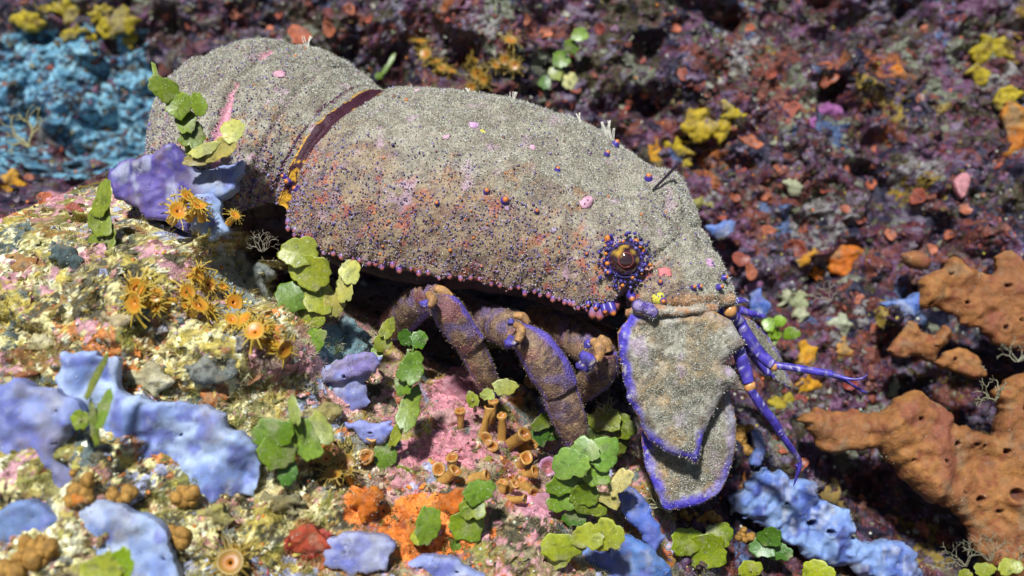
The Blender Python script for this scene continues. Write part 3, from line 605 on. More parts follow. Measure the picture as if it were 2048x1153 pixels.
blue_tube('whip', [(1589,906,28,5.2),(1599,922,27,4.4),(1598,940,26,3.4),(1592,958,25,2.2),(1587,972,24,.8)], A2, speck=False)
blue_tube('whip', [(1594,930,26,3),(1594,945,24,2.4),(1589,962,22,.8)], A2, speck=False)

# walking legs
def leg_part(name, path, parent, ridge=(1.0, 4.2), n=36, k=20, flat=.8, tipblue=0, fuzz=2600, seed=0):
    path = [(p[0], p[1], p[2], p[3] * .9) for p in path]; V, F, s, a = tube(path, n * 2, k + 8, flat, .3, seed); k = k + 8; n = n * 2; n1 = fbm(V, 2.5, 3, seed + 1); n2 = fbm(V, 6, 2, seed + 2)
    c = mix((.24, .15, .09), (.09, .05, .055), sstep(-.3, .3, n1)); c = mix(c, (.20, .06, .07), sstep(.1, .4, n2) * .7); c = mix(c, (.50, .34, .14), sstep(.35, .6, vnoise(V, .7, seed)) * .45); c = mix(c, (.14, .10, .26), sstep(.1, .4, fbm(V, 3.5, 2, seed + 9)) * .6)
    for r0 in ridge:
        d = np.abs((a - r0 + np.pi) % (2 * np.pi) - np.pi); c = mix(c, (.12, .085, .45), sstep(.5, .2, d + n1 * .25))
    c = mix(c, (.07, .05, .42), sstep(1 - tipblue, 1 - tipblue * .3, s + n1 * .1) if tipblue else 0 * s)
    o = obj(name, V, F, M_LEG, parent, c)
    if fuzz:
        fuzz = int(fuzz * 1.1); q = rng.integers(k, len(V) - 2 - k, fuzz); cen = spline(path, n)[0]; cenF = unproj(cen[:, 0], cen[:, 1], cen[:, 2]); nr = V[q] - cenF[np.minimum(q // k, n - 1)]; nr /= np.linalg.norm(nr, axis=1, keepdims=True)
        cl = tpal(fuzz, V[q], [(.42, .32, .16), (.26, .18, .10), (.6, .50, .32), (.12, .08, .08)], [3, 3, 1.3, 3])
        turf('silt_fuzz', V[q] + rng.normal(0, .25, (fuzz, 3)), nr, o, .32, .12, cl)
    return o
def tendon(path, parent): V, F, s, a = tube(path, 26, 12, bumps=.7, seed=int(path[0][0])); o = obj('joint', V, F, M_SHELL, parent, mix((.46, .24, .08), (.30, .16, .07), sstep(-.2, .3, fbm(V, 1.5, 2, 2)))); dust(V, len(V), o, 120, .35, .12)
L1 = leg_part('walking_leg', [(770,665,2,30),(800,640,14,36),(835,608,24,36),(868,592,30,26),(884,590,32,14)], lob, (1.2,), seed=21)
leg_part('merus', [(866,596,36,22),(895,622,38,32),(922,662,36,32),(946,690,34,28)], L1, (1.5, 5.0), seed=22)
leg_part('propodus', [(938,688,33,28),(956,722,31,26),(972,756,28,23),(988,792,22,18)], L1, (1.5, 4.7), tipblue=.25, seed=23)
tendon([(858,590,42,6),(866,602,46,8),(860,614,47,6)], L1); tendon([(868,578,38,7),(888,582,38,9),(903,596,38,7)], L1)
def spinef(x, y, z, r, p):
    TV = ICO3[0] * (1 + .8 * fbm(ICO3[0] + x * .1, .8, 3, int(x))[:, None]) * .85
    V, F, cl = scatter(TV, ICO3[1], unproj(x, y, z)[None], np.array([[0, 0, 1.0]]), np.array([[r, r * 1.1, r * .8]]) * PXM, np.zeros(1), np.array([(1, 1, 1.)]))
    n1 = vnoise(V, .5, 5); o = obj('joint_lobe', V, F, M_SHELL, p, mix(mix((.085, .06, .38), (.03, .022, .12), sstep(-.2, .5, fbm(V, 1.5, 2, 6))), (.5, .42, .4), n1 > .6)); dust(V, len(V), o, 130, .35, .12)
spinef(850, 608, 44, 9, L1)
L2 = leg_part('walking_leg', [(900,600,0,26),(940,628,14,34),(990,648,24,38),(1028,664,30,36),(1048,676,32,22)], lob, (1.6,), seed=31, fuzz=3600)
leg_part('merus', [(1036,664,37,22),(1068,694,39,38),(1098,738,38,42),(1122,778,36,38)], L2, (1.4, 5.2), seed=32, fuzz=3600)
leg_part('propodus', [(1112,768,35,36),(1130,815,34,36),(1146,860,32,30),(1150,895,30,17),(1143,912,29,6)], L2, (1.5, 4.7), tipblue=.45, seed=33, fuzz=3600)
tendon([(1030,650,44,6),(1042,662,47,8),(1036,684,48,7)], L2); tendon([(1026,632,38,6),(1044,634,38,8),(1056,648,38,6)], L2); spinef(1022, 685, 44, 14, L2); spinef(1022, 645, 42, 8, L2)
L3 = leg_part('walking_leg', [(1060,630,0,22),(1110,650,12,34),(1165,684,22,40),(1200,712,28,36),(1216,730,30,22)], lob, (1.7,), seed=41, fuzz=3600)
leg_part('merus', [(1204,706,34,30),(1204,735,32,34),(1186,762,26,32),(1160,782,18,26)], L3, (5.0,), seed=42)
tendon([(1186,682,40,8),(1200,698,42,11),(1196,722,42,8)], L3); tendon([(1196,676,36,8),(1212,688,36,10),(1218,704,36,7)], L3); spinef(1170, 724, 42, 19, L3); spinef(1176, 688, 40, 9, L3)
L4 = leg_part('walking_leg', [(1130,640,-10,16),(1180,655,0,20),(1235,680,10,20),(1262,700,12,14)], lob, (1.6,), seed=45, fuzz=900)
L5 = leg_part('walking_leg', [(1120,780,5,14),(1095,820,10,14),(1080,855,16,12),(1072,875,19,6)], lob, (1.6,), tipblue=.9, seed=46, fuzz=600)
# thorn of a spine stuck on the ridge
V, F, s, a = tube([(1306,380,fv[surf(1310,378),2] + .5,2.2),(1328,358,fv[surf(1326,362),2] + 2,2.6),(1352,333,fv[surf(1340,345),2] + 4,3.0)], 10, 8); obj('dark_spine', V, F, M_BARE, lob, np.tile((.03, .02, .03), (len(V), 1)))
# pale sprigs on the back
for (x, y, hgt) in [(1215,262,30),(1232,258,38),(1165,240,20),(1028,183,18),(1240,262,26),(612,92,24),(940,166,10)]:
    kx = surf(x, y); p = fv[kx]; q = proj(p); rows = []; z = p[2]
    for j in range(5):
        ang = R(random.uniform(60, 120)); dx = math.cos(ang) * hgt; dy = -math.sin(ang) * hgt
        rows.append(tube([(q[0] + j, q[1] + 3, z, 1.0), (q[0] + dx * .5 + random.uniform(-3, 3), q[1] + dy * .5, z, .9), (q[0] + dx, q[1] + dy, z, .8)], 6, 5)[:2])
    V = np.concatenate([r[0] for r in rows]); off = 0; Fq = []; Ft = []
    for r in rows: Fq.append(r[1][0] + off); Ft.append(r[1][1] + off); off += len(r[0])
    obj('hydroid_sprig', V, [np.concatenate(Fq), np.concatenate(Ft)], M_TURF, lob, np.tile((.6, .57, .48), (len(V), 1)))
#END_LOBSTER
# ------------------------------------------------------------------ sponges
def sponge(name, outl, zc, label, colf, cat='sponge', m=M_SPONGE, group=None, dirt=.7, **kw):
    if m is M_BLUE:
        kw['w'] = min(kw.get('w', 3), 1.8); kw['front'] = kw.get('front', 3) * .45; kw['jag'] = kw.get('jag', 1) * 1.5; kw['smooth'] = False; kw['rsize'] = kw.get('rsize', 8) * .75; kw.setdefault('fine', .6); kw['fsize'] = 2.4
        o_ = np.array(outl, float); c_ = o_.mean(0); o_ = c_ + (o_ - c_) * 1.14; outl = o_; r_ = np.random.default_rng(len(o_) + int(c_[0])); sz = (o_.max(0) - o_.min(0)) / 2
        if 'holes' not in kw: kw['holes'] = [(c_[0] + r_.uniform(-.6, .6) * sz[0], c_[1] + r_.uniform(-.6, .6) * sz[1], r_.uniform(2, 4)) for _ in range(int(1 + sz[0] / 60))]
    V, F, s, hm = sheet(outl, zc, **kw)
    c = colf(V, s, hm) * .72; nf = len(V) // 2
    gr = sstep(.1, .4, fbm(V, 6, 4, 531)) * .55 + sstep(.35, .6, vnoise(V, .8, 533)) * .25; c = mix(c, (.22, .18, .11), gr * dirt)
    o = obj(name, V, F, m, None, c, base=V.mean(0)); tag(o, label, cat, group)
    dust(V, nf, o, int(min(2600, 120 + nf * .22 * dirt)), .55, patchy=-.02)
    return o
def terra(V, s, hm):
    n1 = fbm(V, 7, 3, 501); n2 = fbm(V, 2, 3, 502)
    c = mix((.34, .135, .045), (.42, .18, .05), sstep(-.3, .3, n1)); c = mix(c, (.26, .07, .03), sstep(.1, .45, n2) * .8); c = mix(c, (.30, .09, .06), sstep(.15, .4, fbm(V, 11, 3, 503)) * .7)
    return mix(c, (.10, .025, .03), hm * .8)
def bluec(a=(.24, .34, .66), b=(.48, .60, .84), d=(.17, .20, .56)):
    def f(V, s, hm):
        n1 = fbm(V, 9, 3, 511); n2 = fbm(V, 3.5, 3, 512); c = mix(a, b, sstep(-.25, .3, n1)); c = mix(c, d, sstep(.02, .35, n2) * .85); c = mix(c, (.62, .66, .76), sstep(.15, .45, fbm(V * (1, .35, 1), 3, 3, 513)) * .55); c = mix(c, np.array(b) * 1.15, sstep(1.6, .2, s) * .5)
        return mix(c, (.04, .04, .12), hm * .7)
    return f
def flat(a, b, d=None):
    def f(V, s, hm):
        n1 = fbm(V, 4, 3, 521); c = mix(a, b, sstep(-.3, .3, n1))
        if d is not None: c = mix(c, d, sstep(.15, .4, fbm(V, 2, 3, 522)))
        return mix(c, np.array(a) * .2, hm * .8)
    return f
sponge('orange_sponge', [(1604,842),(1640,818),(1690,822),(1740,826),(1780,800),(1830,788),(1872,800),(1900,838),(1925,850),(1958,862),(1980,872),(1992,820),(1980,790),(2010,762),(2060,740),(2200,760),(2230,1000),(2180,1200),(2060,1170),(2010,1150),(1975,1130),(1945,1095),(1925,1048),(1905,1020),(1860,1005),(1820,970),(1792,935),(1772,905),(1740,898),(1690,905),(1650,900),(1625,878)], -12,
       'broad orange-brown sponge slab pierced with dark pores above the dark hollow', terra, res=.6, w=4.5, front=5, back=9, jag=1.6, seed=1, rough=5.5, rsize=13, fine=1.3, fsize=2.8,
       holes=[(1950,995,12),(1987,1018,9),(2018,983,19),(2002,900,10),(1945,885,7),(1835,836,7),(1905,885,9),(2030,1105,9),(2042,815,9),(1918,980,5),(1880,918,6),(1815,915,6),(1960,890,5)], tilt=(.02, -.02))
sponge('orange_sponge', [(1842,585),(1850,560),(1890,535),(1900,515),(1925,518),(1945,540),(1985,548),(1988,512),(2010,500),(2045,515),(2120,560),(2140,680),(2060,712),(2030,700),(2005,690),(1975,668),(1950,655),(1920,640),(1885,618),(1850,620)], -30,
       'upper orange-brown sponge slab with a few round pores beside the blue sponge tip', terra, res=.6, w=4, front=4, back=8, jag=1.4, seed=2, rough=4.5, rsize=11, fine=1.1, fsize=2.6, holes=[(1932,605,8),(2010,572,9),(2005,655,9),(1900,548,6),(1858,608,5),(2035,640,7)], tilt=(.05, 0))
sponge('orange_sponge', [(1775,695),(1800,668),(1822,640),(1845,660),(1870,672),(1890,650),(1905,672),(1880,700),(1868,718),(1900,700),(1935,698),(1965,722),(1975,755),(1950,760),(1915,748),(1880,735),(1850,720),(1820,712),(1790,712)], -28,
       'narrow branching orange sponge finger between the two big sponge slabs', terra, res=.5, w=3, front=3, back=6, jag=1.0, seed=3, rough=3.2, rsize=9, fine=.9, holes=[(1905,718,6),(1862,692,4)])
sponge('orange_sponge', [(1802,510),(1840,502),(1860,520),(1850,540),(1815,535)], -45, 'small rounded orange-brown sponge lump above the upper sponge slab', terra, res=.5, w=3, front=4, back=6, seed=4)
sponge('blue_sponge', [(152,735),(200,728),(245,740),(265,800),(300,815),(380,815),(430,830),(440,870),(480,895),(492,950),(480,985),(430,995),(385,1000),(340,1010),(310,1040),(260,1020),(225,980),(215,930),(180,880),(155,820)], 72,
       'largest pale blue sponge slab, folded, with an orange bead cluster at its lower edge', bluec(), m=M_BLUE, res=.7, w=4, front=4, back=8, jag=1.2, seed=5, rough=4.5, rsize=12, fine=.8, fsize=3, tilt=(-.05, .12))
sponge('blue_sponge', [(-60,790),(40,782),(110,786),(140,815),(150,860),(120,900),(160,960),(90,985),(0,960),(-80,930)], 82, 'pale blue sponge slab with a flat top edge beside the green alga blades', bluec((.17,.19,.52),(.30,.36,.66)), m=M_BLUE, res=.8, w=4, front=3, back=8, jag=1.2, seed=6, rough=4, rsize=12, fine=.8, fsize=3)
sponge('blue_sponge', [(120,1050),(180,1015),(250,1025),(300,1045),(330,1090),(348,1130),(340,1200),(220,1200),(150,1140)], 88, 'blue sponge lobe below the largest blue slab, between two bead clusters', bluec(), m=M_BLUE, res=.8, w=4, front=4, back=8, jag=1, seed=7, rough=4, rsize=12, fine=.8, fsize=3)
sponge('blue_sponge', [(-60,1020),(50,1010),(110,1040),(90,1090),(20,1100),(-60,1100)], 92, 'dim blue sponge patch with a bead cluster on its lower edge', bluec((.12,.17,.42),(.2,.3,.55)), m=M_BLUE, res=.8, w=4, front=3, back=8, seed=8, rough=2)
sponge('blue_sponge', [(236,345),(270,325),(320,312),(345,298),(368,318),(385,340),(420,340),(465,325),(472,345),(455,375),(430,395),(400,420),(375,450),(330,440),(290,415),(245,395)], 34,
       'violet and blue sponge lump at the ledge top under the tall alga', lambda V, s, hm: mix(bluec((.10,.08,.34),(.16,.12,.42),(.2,.12,.36))(V, s, hm), bluec((.25,.36,.72),(.36,.48,.8))(V, s, hm), sstep(375, 405, proj(V)[0] + fbm(V, 5, 2, 3) * 20)), m=M_BLUE, res=.5, w=3, front=4, back=14, jag=1, seed=9, rough=2.5, rsize=8)
sponge('blue_sponge', [(378,400),(420,390),(440,420),(455,455),(420,470),(385,450)], 38, 'light blue sponge fold below the violet sponge lump', bluec((.25,.36,.68),(.42,.55,.8)), m=M_BLUE, res=.5, w=2.5, front=3, back=8, seed=10, rough=1.5)
sponge('blue_sponge', [(505,745),(545,728),(600,735),(650,735),(700,725),(742,718),(738,745),(712,770),(725,800),(705,822),(670,812),(640,798),(600,800),(560,790),(520,790)], 44, 'lilac-blue sponge crust with a pale scalloped flap on the pink ledge', bluec((.24,.26,.60),(.42,.44,.72)), m=M_BLUE, res=.5, w=3, front=3, back=7, jag=1, seed=11, rough=2.2, rsize=8)
sponge('blue_sponge', [(578,770),(600,752),(635,755),(648,778),(630,798),(600,802),(580,792)], 49, 'pale scalloped blue flap standing on the lilac sponge crust', bluec((.28,.32,.66),(.40,.45,.78)), m=M_BLUE, res=.4, w=1.2, front=1, back=3, seed=12, rough=1)
sponge('blue_sponge', [(640,742),(690,722),(735,714),(745,728),(730,748),(690,762),(650,765)], 47, 'purple sponge finger pointing to the lobster legs', bluec((.24,.18,.45),(.34,.3,.6)), m=M_BLUE, res=.4, w=3, front=3.5, back=4, seed=13, rough=.8)
sponge('blue_sponge', [(694,848),(735,843),(778,846),(775,870),(755,888),(728,885),(710,865)], 52, 'small lilac sponge cup with a flat top above the orange tubes', bluec((.26,.28,.62),(.36,.40,.74)), m=M_BLUE, res=.4, w=2, front=2.5, back=6, seed=14)
sponge('blue_sponge', [(1492,1000),(1520,960),(1560,952),(1590,975),(1610,962),(1632,985),(1645,1010),(1690,1022),(1706,1050),(1692,1075),(1730,1085),(1770,1078),(1800,1100),(1815,1140),(1860,1200),(1780,1190),(1740,1150),(1690,1125),(1640,1120),(1600,1098),(1560,1070),(1530,1050),(1505,1035)], 0,
       'knobbly blue sponge crust between the lobster plate and the orange slab', bluec((.12,.20,.55),(.28,.42,.72),(.08,.11,.42)), m=M_BLUE, res=.5, w=3, front=5, back=9, jag=1.6, seed=15, rough=4.5, rsize=8, fine=.8, holes=[(1625,1048,12),(1655,1060,10),(1570,1005,6)])
sponge('blue_sponge', [(1238,985),(1262,985),(1290,1010),(1308,1040),(1318,1085),(1300,1100),(1278,1060),(1252,1030)], 33, 'deep blue sponge finger below the rim of the lowest antenna plate', bluec((.06,.10,.42),(.12,.2,.6)), m=M_BLUE, res=.4, w=3, front=4, back=8, seed=16, rough=1)
sponge('blue_sponge', [(1110,1125),(1160,1105),(1230,1085),(1290,1095),(1320,1130),(1340,1200),(1100,1200)], 42, 'deep blue sponge mound at the foot of the yellow-green alga', bluec((.06,.14,.45),(.14,.28,.62)), m=M_BLUE, res=.5, w=5, front=6, back=9, seed=17, rough=2.5)
sponge('blue_sponge', [(800,1140),(860,1115),(910,1125),(960,1150),(950,1200),(810,1200)], 66, 'lilac-blue sponge crust below the orange crust', bluec((.22,.26,.6),(.34,.4,.7)), m=M_BLUE, res=.5, w=3, front=3, back=8, seed=18)
sponge('blue_sponge', [(655,1090),(720,1070),(780,1090),(770,1130),(700,1145),(660,1125)], 72, 'faint lilac sponge crust beside the red crust', bluec((.26,.28,.55),(.38,.4,.65)), m=M_BLUE, res=.5, w=3, front=2, back=8, seed=19)
for (pts, lab, z) in [([(1420,450),(1445,440),(1468,452),(1468,468),(1445,474),(1425,465)], 'small blue sponge pat on the wall behind the lobster head', -55), ([(1505,592),(1522,585),(1538,610),(1535,640),(1515,635),(1506,612)], 'upright blue sponge tongue behind the blue antennule spurs', -35), ([(1770,612),(1800,600),(1842,588),(1838,605),(1828,632),(1806,630),(1800,612),(1780,620)], 'bright blue sponge tip poking out beside the upper orange slab', -32), ([(1868,630),(1888,622),(1892,645),(1875,650)], 'tiny turquoise sponge patch under the upper orange slab', -38),
                       ([(1500,870),(1520,862),(1528,890),(1520,930),(1505,925),(1510,895)], 'curved grey-blue sponge ridge beside the lowest antenna plate', -12)]:
    sponge('blue_sponge', pts, z, lab, bluec((.06,.13,.45),(.16,.27,.6)), m=M_BLUE, res=.4, w=2, front=2.5, back=12, seed=int(z) + 99)
YEL = flat((.40, .31, .015), (.52, .39, .02), (.20, .13, .01)); YOR = flat((.62, .26, .01), (.68, .34, .015)); ORG = flat((.62, .15, .01), (.68, .22, .015))
def wallz(x, y): return float(np.median(hit([x, x + 8, x - 8, x, x], [y, y, y, y + 8, y - 8])[:, 2]))
def blobby(x, y, rx, ry, n=14, am=.42, sd=0):
    r = np.random.default_rng(sd + int(x) + int(y)); q = np.arange(n) * 2 * np.pi / n
    return [(x + rx * math.cos(t) * (1 + r.uniform(-am, am)), y + ry * math.sin(t) * (1 + r.uniform(-am, am))) for t in q]
PATCH = [ # x y rx ry colour label
 (62,40,28,22,YEL,'yellow sponge pat left of the larger yellow sponges on the blue wall'),(92,22,18,12,YEL,'small yellow sponge touching the pat on the blue wall'),
 (140,15,26,32,YEL,'tall yellow sponge lobe above the blue crust'),(150,65,24,14,YEL,'yellow sponge lump below the tall lobe'),(200,30,22,20,YEL,'middle yellow sponge between two larger ones'),(240,45,38,30,YEL,'broadest yellow sponge over the blue crust'),(262,78,18,16,YEL,'rounded yellow sponge drooping from the broadest one'),(182,78,12,12,YEL,'small drooping yellow sponge bud on the blue crust'),
 (1410,250,48,34,flat((.48,.33,.015),(.58,.40,.02),(.36,.24,.02)),'large mustard yellow sponge crust behind the lobster back'),(1352,290,28,26,flat((.46,.32,.015),(.56,.40,.02)),'mustard sponge crust joined to the larger mustard one'),(1460,225,34,16,flat((.48,.36,.015),(.58,.42,.02)),'flat yellow rim of the mustard sponge crust'),(1312,310,16,20,YOR,'small orange-yellow sponge drip near the lobster ridge'),(1372,330,18,14,YEL,'dull yellow sponge end behind the ridge thorn'),
 (1985,105,36,30,YEL,'yellow sponge lumps high on the right of the wall'),(1960,150,26,18,YEL,'lower yellow sponge lump on the wall'),(2015,190,26,24,YEL,'yellow sponge crust above the orange crust'),(2030,270,26,70,flat((.52,.16,.015),(.58,.24,.02)),'tall orange crust on the wall beside the yellow lumps'),
 (1690,525,44,30,ORG,'vivid orange ragged sponge plate on the dark wall'),(1645,545,26,18,ORG,'orange sponge knobs joined to the ragged orange plate'),(1612,515,16,16,YOR,'yellow-orange knobbly sponge left of the ragged plate'),(1682,705,28,20,YOR,'yellow-orange crust below the pale green lumps'),(1612,722,20,30,YOR,'bright yellow-orange crust behind the straight antennule'),(1618,770,28,14,YOR,'yellow crust just under the straight antennule'),(1560,810,26,20,YEL,'dull yellow crust behind the far antenna plate'),
 (1795,155,13,22,ORG,'bright orange drop-shaped sponge on the grey wall'),(20,372,26,30,YOR,'smooth yellow-orange ball at the ledge top'),(1650,222,32,22,flat((.34,.10,.30),(.40,.14,.36)),'magenta crust patch on the wall'),(1620,250,14,14,flat((.32,.1,.28),(.38,.13,.34)),'small magenta crust tail below the magenta patch'),
 (1590,600,36,28,flat((.42,.46,.24),(.55,.56,.36),(.34,.38,.18)),'pale green lumpy sponge behind the antennules'),(1600,632,16,18,flat((.45,.48,.28),(.55,.56,.36)),'pale green sponge drip under the larger pale lump'),(1678,652,24,26,flat((.42,.46,.30),(.52,.54,.38)),'pale green sponge block left of the orange finger'),(1592,372,18,16,flat((.42,.44,.26),(.5,.5,.32)),'small whitish green lump on the red wall'),
 (1512,568,16,14,flat((.36,.14,.30),(.42,.2,.36)),'pinkish purple lump just right of the lobster head'),(1700,560,20,14,flat((.24,.26,.20),(.3,.3,.24)),'grey flat pebble under the ragged orange plate'),(1405,412,17,15,flat((.32,.30,.05),(.4,.36,.08)),'olive yellow knob beside the lobster brow'),
 (1200,262,22,12,flat((.40,.46,.36),(.5,.52,.44)),'pale mint lump behind the sprigs on the lobster back'),(990,700,24,16,flat((.35,.3,.1),(.4,.34,.14)),'olive lump in the shade between the legs'),(1490,988,18,28,ORG,'orange crust tongue beside the blue plate rim'),(1470,1010,20,12,flat((.5,.55,.5),(.75,.78,.7)),'white shell scrap near the plate rim'),(1655,990,24,26,flat((.30,.18,.03),(.40,.28,.08)),'brown-gold barnacle lump on the blue crust'),(1780,780,24,14,flat((.2,.24,.14),(.3,.34,.2)),'dark green pebble above the large orange slab'),
 (427,738,46,36,flat((.20,.22,.2),(.32,.33,.28),(.1,.1,.09)),'grey-green mottled crust above the blue slab edge'),(45,535,52,22,flat((.38,.16,.04),(.5,.26,.08),(.2,.09,.03)),'orange-brown crust ridge near the ledge crest'),(125,515,26,26,flat((.08,.12,.12),(.14,.18,.16)),'dark teal hollow crust at the ledge crest'),(230,640,36,18,flat((.5,.36,.16),(.6,.5,.3),(.3,.2,.08)),'tan knobbly crust left of the orange polyps'),(335,655,24,10,flat((.46,.44,.5),(.56,.54,.58)),'white and lilac crust strip under the orange polyps'),(30,755,34,14,flat((.3,.1,.04),(.42,.2,.08)),'red-brown crust above the flat-topped blue slab'),(75,690,44,20,flat((.6,.52,.24),(.7,.64,.4),(.3,.22,.08)),'cream crust hump on the pale ledge'),(300,760,44,26,flat((.6,.54,.28),(.72,.66,.44),(.35,.28,.1)),'pale yellow crust hump above the largest slab'),(420,800,26,16,flat((.5,.16,.04),(.6,.3,.12)),'small orange-red crust beside the slab corner'),(560,1010,44,26,flat((.24,.2,.08),(.36,.32,.16),(.1,.09,.05)),'olive furry crust below the broad alga pair'),(430,1030,46,22,flat((.36,.32,.06),(.48,.42,.12),(.2,.18,.06)),'mustard furry crust under the largest slab'),(480,690,22,20,flat((.26,.24,.24),(.42,.4,.4),(.12,.12,.14)),'small grey crusted knob by the ledge polyps'),(640,830,46,22,flat((.36,.3,.1),(.46,.4,.18),(.2,.18,.06)),'olive-gold furry crust left of the lilac cup'),
 (540,720,30,14,flat((.48,.24,.26),(.6,.34,.34)),'pink crust ridge over the lilac sponge'),(690,660,44,30,flat((.20,.34,.36),(.45,.55,.55),(.08,.16,.2)),'teal and white crusted stone at the foot of the legs'),(690,710,36,28,flat((.18,.3,.32),(.4,.48,.46),(.08,.14,.16)),'lower teal crusted stone under the legs'),(495,555,46,40,flat((.26,.28,.24),(.42,.42,.36),(.1,.12,.12)),'grey speckled stone at the edge of the dark hole'),(915,790,34,30,flat((.55,.24,.3),(.64,.32,.36)),'smooth pink crust knob in front of the rear leg'),(880,835,40,24,flat((.58,.3,.3),(.66,.36,.34)),'flat pink crust under the pink knob'),
 (1080,1010,44,18,flat((.55,.26,.32),(.64,.34,.38)),'pink crust slab below the tube polyps'),(900,1010,40,26,ORG,'bright orange crust beside the leafy chain'),(830,1060,44,34,flat((.55,.14,.02),(.66,.22,.03),(.36,.08,.02)),'larger orange crust mound under the single round leaf'),(720,1005,34,28,ORG,'orange crust wedge left of the orange mound'),(610,1085,44,24,flat((.40,.045,.025),(.48,.08,.03)),'red crust at the base of the ledge'),(650,1120,20,36,flat((.5,.12,.03),(.55,.16,.04)),'red-orange crust strip below the red crust'),(150,1000,14,12,ORG,'small orange bud among the brown beads'),
]
for i, (x, y, rx, ry, cf, lab) in enumerate(PATCH):
    z = wallz(x, y); nm = 'stone' if 'stone' in lab or 'pebble' in lab else 'shell_scrap' if 'shell' in lab else 'crust' if 'crust' in lab else 'sponge'
    sponge(nm, blobby(x, y, rx, ry, sd=i), z + 1.0, lab, cf, cat={'stone': 'stone', 'shell_scrap': 'shell', 'crust': 'crust', 'sponge': 'sponge'}[nm], res=.5, w=min(rx, ry) * PXM * .75, front=min(rx, ry) * PXM * .45, back=7, jag=2.0, seed=200 + i, rough=2.4, rsize=4.0, fine=1.0, fsize=1.8, dirt=1.0)

# ------------------------------------------------------------------ green leafy algae (chains of flat round segments)
def leaf(plant, x, y, z, rx, ry, ang=0, tx=None, ty=None, col=(.12, .26, .02), seed=None):
    r = np.random.default_rng(int(x * 7 + y * 13) if seed is None else seed); k = 36
    tx = r.uniform(-.45, .45) if tx is None else tx; ty = r.uniform(-.4, .2) if ty is None else ty; rx = rx * 1.14; ry = ry * 1.14
    q = np.arange(k) * 2 * np.pi / k; ph1, ph2 = r.uniform(0, 6, 2)
    rad = 1 + .07 * np.sin(3 * q + ph1) + .05 * np.sin(5 * q + ph2) - .16 * np.exp(-((np.abs(q - 3 * np.pi / 2)) / .25) ** 2)
    Z = []; V = []
    th_ = .42; rad = rad + .05 * np.sin(9 * q + ph1 * 2) + .03 * np.sin(14 * q + ph2)
    for (f, zz) in [(0.02, .1), (.4, .08), (.75, 0.02), (.93, .10), (1.0, 0), (.94, -1), (.6, -1), (0.02, -.95)]:
        u = rad * f * np.cos(q) * rx * PXM; v = rad * f * np.sin(q) * ry * PXM; cup = .12 * (f ** 2) * min(rx, ry) * PXM * np.sin(2 * q + ph1)
        V.append(np.stack([u, v, (zz * th_) + cup], -1))
    V = np.concatenate(V); c, s = math.cos(R(ang)), math.sin(R(ang)); V[:, 0], V[:, 1] = V[:, 0] * c - V[:, 1] * s, V[:, 0] * s + V[:, 1] * c
    V[:, 2] += V[:, 0] * tx + V[:, 1] * ty
    V += unproj(x, y, z)
    i = np.arange(8 * k).reshape(8, k); j = np.roll(i, -1, 1); F = np.stack([i[:-1], j[:-1], j[1:], i[1:]], -1).reshape(-1, 4)
    cl = np.array(col) * r.uniform(.85, 1.2); n1 = fbm(V, 2.5, 3, 601); cc = mix(cl, cl * np.array([1.25, 1.15, .9]), sstep(-.2, .4, n1)); cc = mix(cc, cl * .6, sstep(.25, .5, fbm(V, 1.2, 2, 602)))
    cc[4 * k:5 * k] = cc[4 * k:5 * k] * 1.25; cc = cc * np.array([.72, .72, .5]); cc = mix(cc, (.30, .28, .16), sstep(.15, .5, fbm(V, 3, 3, 605 + int(x))) * .5)
    o = obj('leaf', V, F, M_ALGA, plant, cc); dust(V, 5 * k, o, int(rx * ry * .05) + 4, .4, .13, patchy=.1); return o
GR = (.13, .24, .018); LG = (.20, .32, .05); YG = (.30, .34, .04); DG = (.06, .16, .02); PALE = (.55, .56, .22)
def alga(lab, leaves, z=None, dz=3, col=GR, stem=True):
    zs = [l[7] if len(l) > 7 else None for l in leaves]
    bx, by = leaves[-1][0], leaves[-1][1]; zb = wallz(bx, by) if z is None else z
    pl = thing('leafy_alga', unproj(bx, by + leaves[-1][3], zb), lab, 'alga')
    n = len(leaves)
    for i, l in enumerate(leaves):
        x, y, rx, ry, ang = l[:5]; c = l[5] if len(l) > 5 and l[5] is not None else col
        leaf(pl, x, y, zb + dz + (n - 1 - i) * .9 + random.uniform(-.5, .5), rx, ry, ang, col=c)
    if stem:
        x, y = leaves[-1][0], leaves[-1][1]; V, F, s, a = tube([(x, y, zb + dz, 3), (x + 4, y + leaves[-1][3] * .7, zb + dz * .4, 3), (x + 5, y + leaves[-1][3] + 8, zb - 6, 4)], 10, 7); obj('stem', V, F, M_ALGA, pl, np.tile((.2, .2, .06), (len(V), 1)))
    return pl
alga('tall green alga chain rising against the lobster tail', [(311,148,4,20,15),(328,178,25,18,-35),(358,212,21,20,40),(398,210,11,20,15),(372,244,16,20,10),(384,272,19,22,-10),(384,300,12,14,0)], z=36, dz=4, col=(.17, .25, .015))
alga('bleached yellow-green alga with a curled rim on the violet sponge', [(465,262,20,20,30,PALE),(440,300,30,16,25,(.42,.36,.14)),(408,300,26,10,20,PALE),(400,318,26,12,15,(.35,.28,.1))], z=36, dz=5)
alga('alga chain with a whitened lowest leaf growing on the wall behind the carapace', [(1160,70,19,16,20,LG),(1142,95,17,17,-20,GR),(1122,120,19,20,20,GR),(1112,146,16,18,0,(.3,.36,.1)),(1090,165,14,16,-30,DG),(1138,162,18,19,0,(.62,.62,.42))])
alga('thin green alga blade in the gap behind tail and carapace', [(782,122,5,20,-25),(770,140,5,14,-30),(758,152,10,8,0)])
alga('long drooping alga blade on the pale ledge left of the violet sponge', [(205,400,14,32,-15),(200,440,20,30,10),(205,478,24,26,0)], col=(.22, .28, .03))
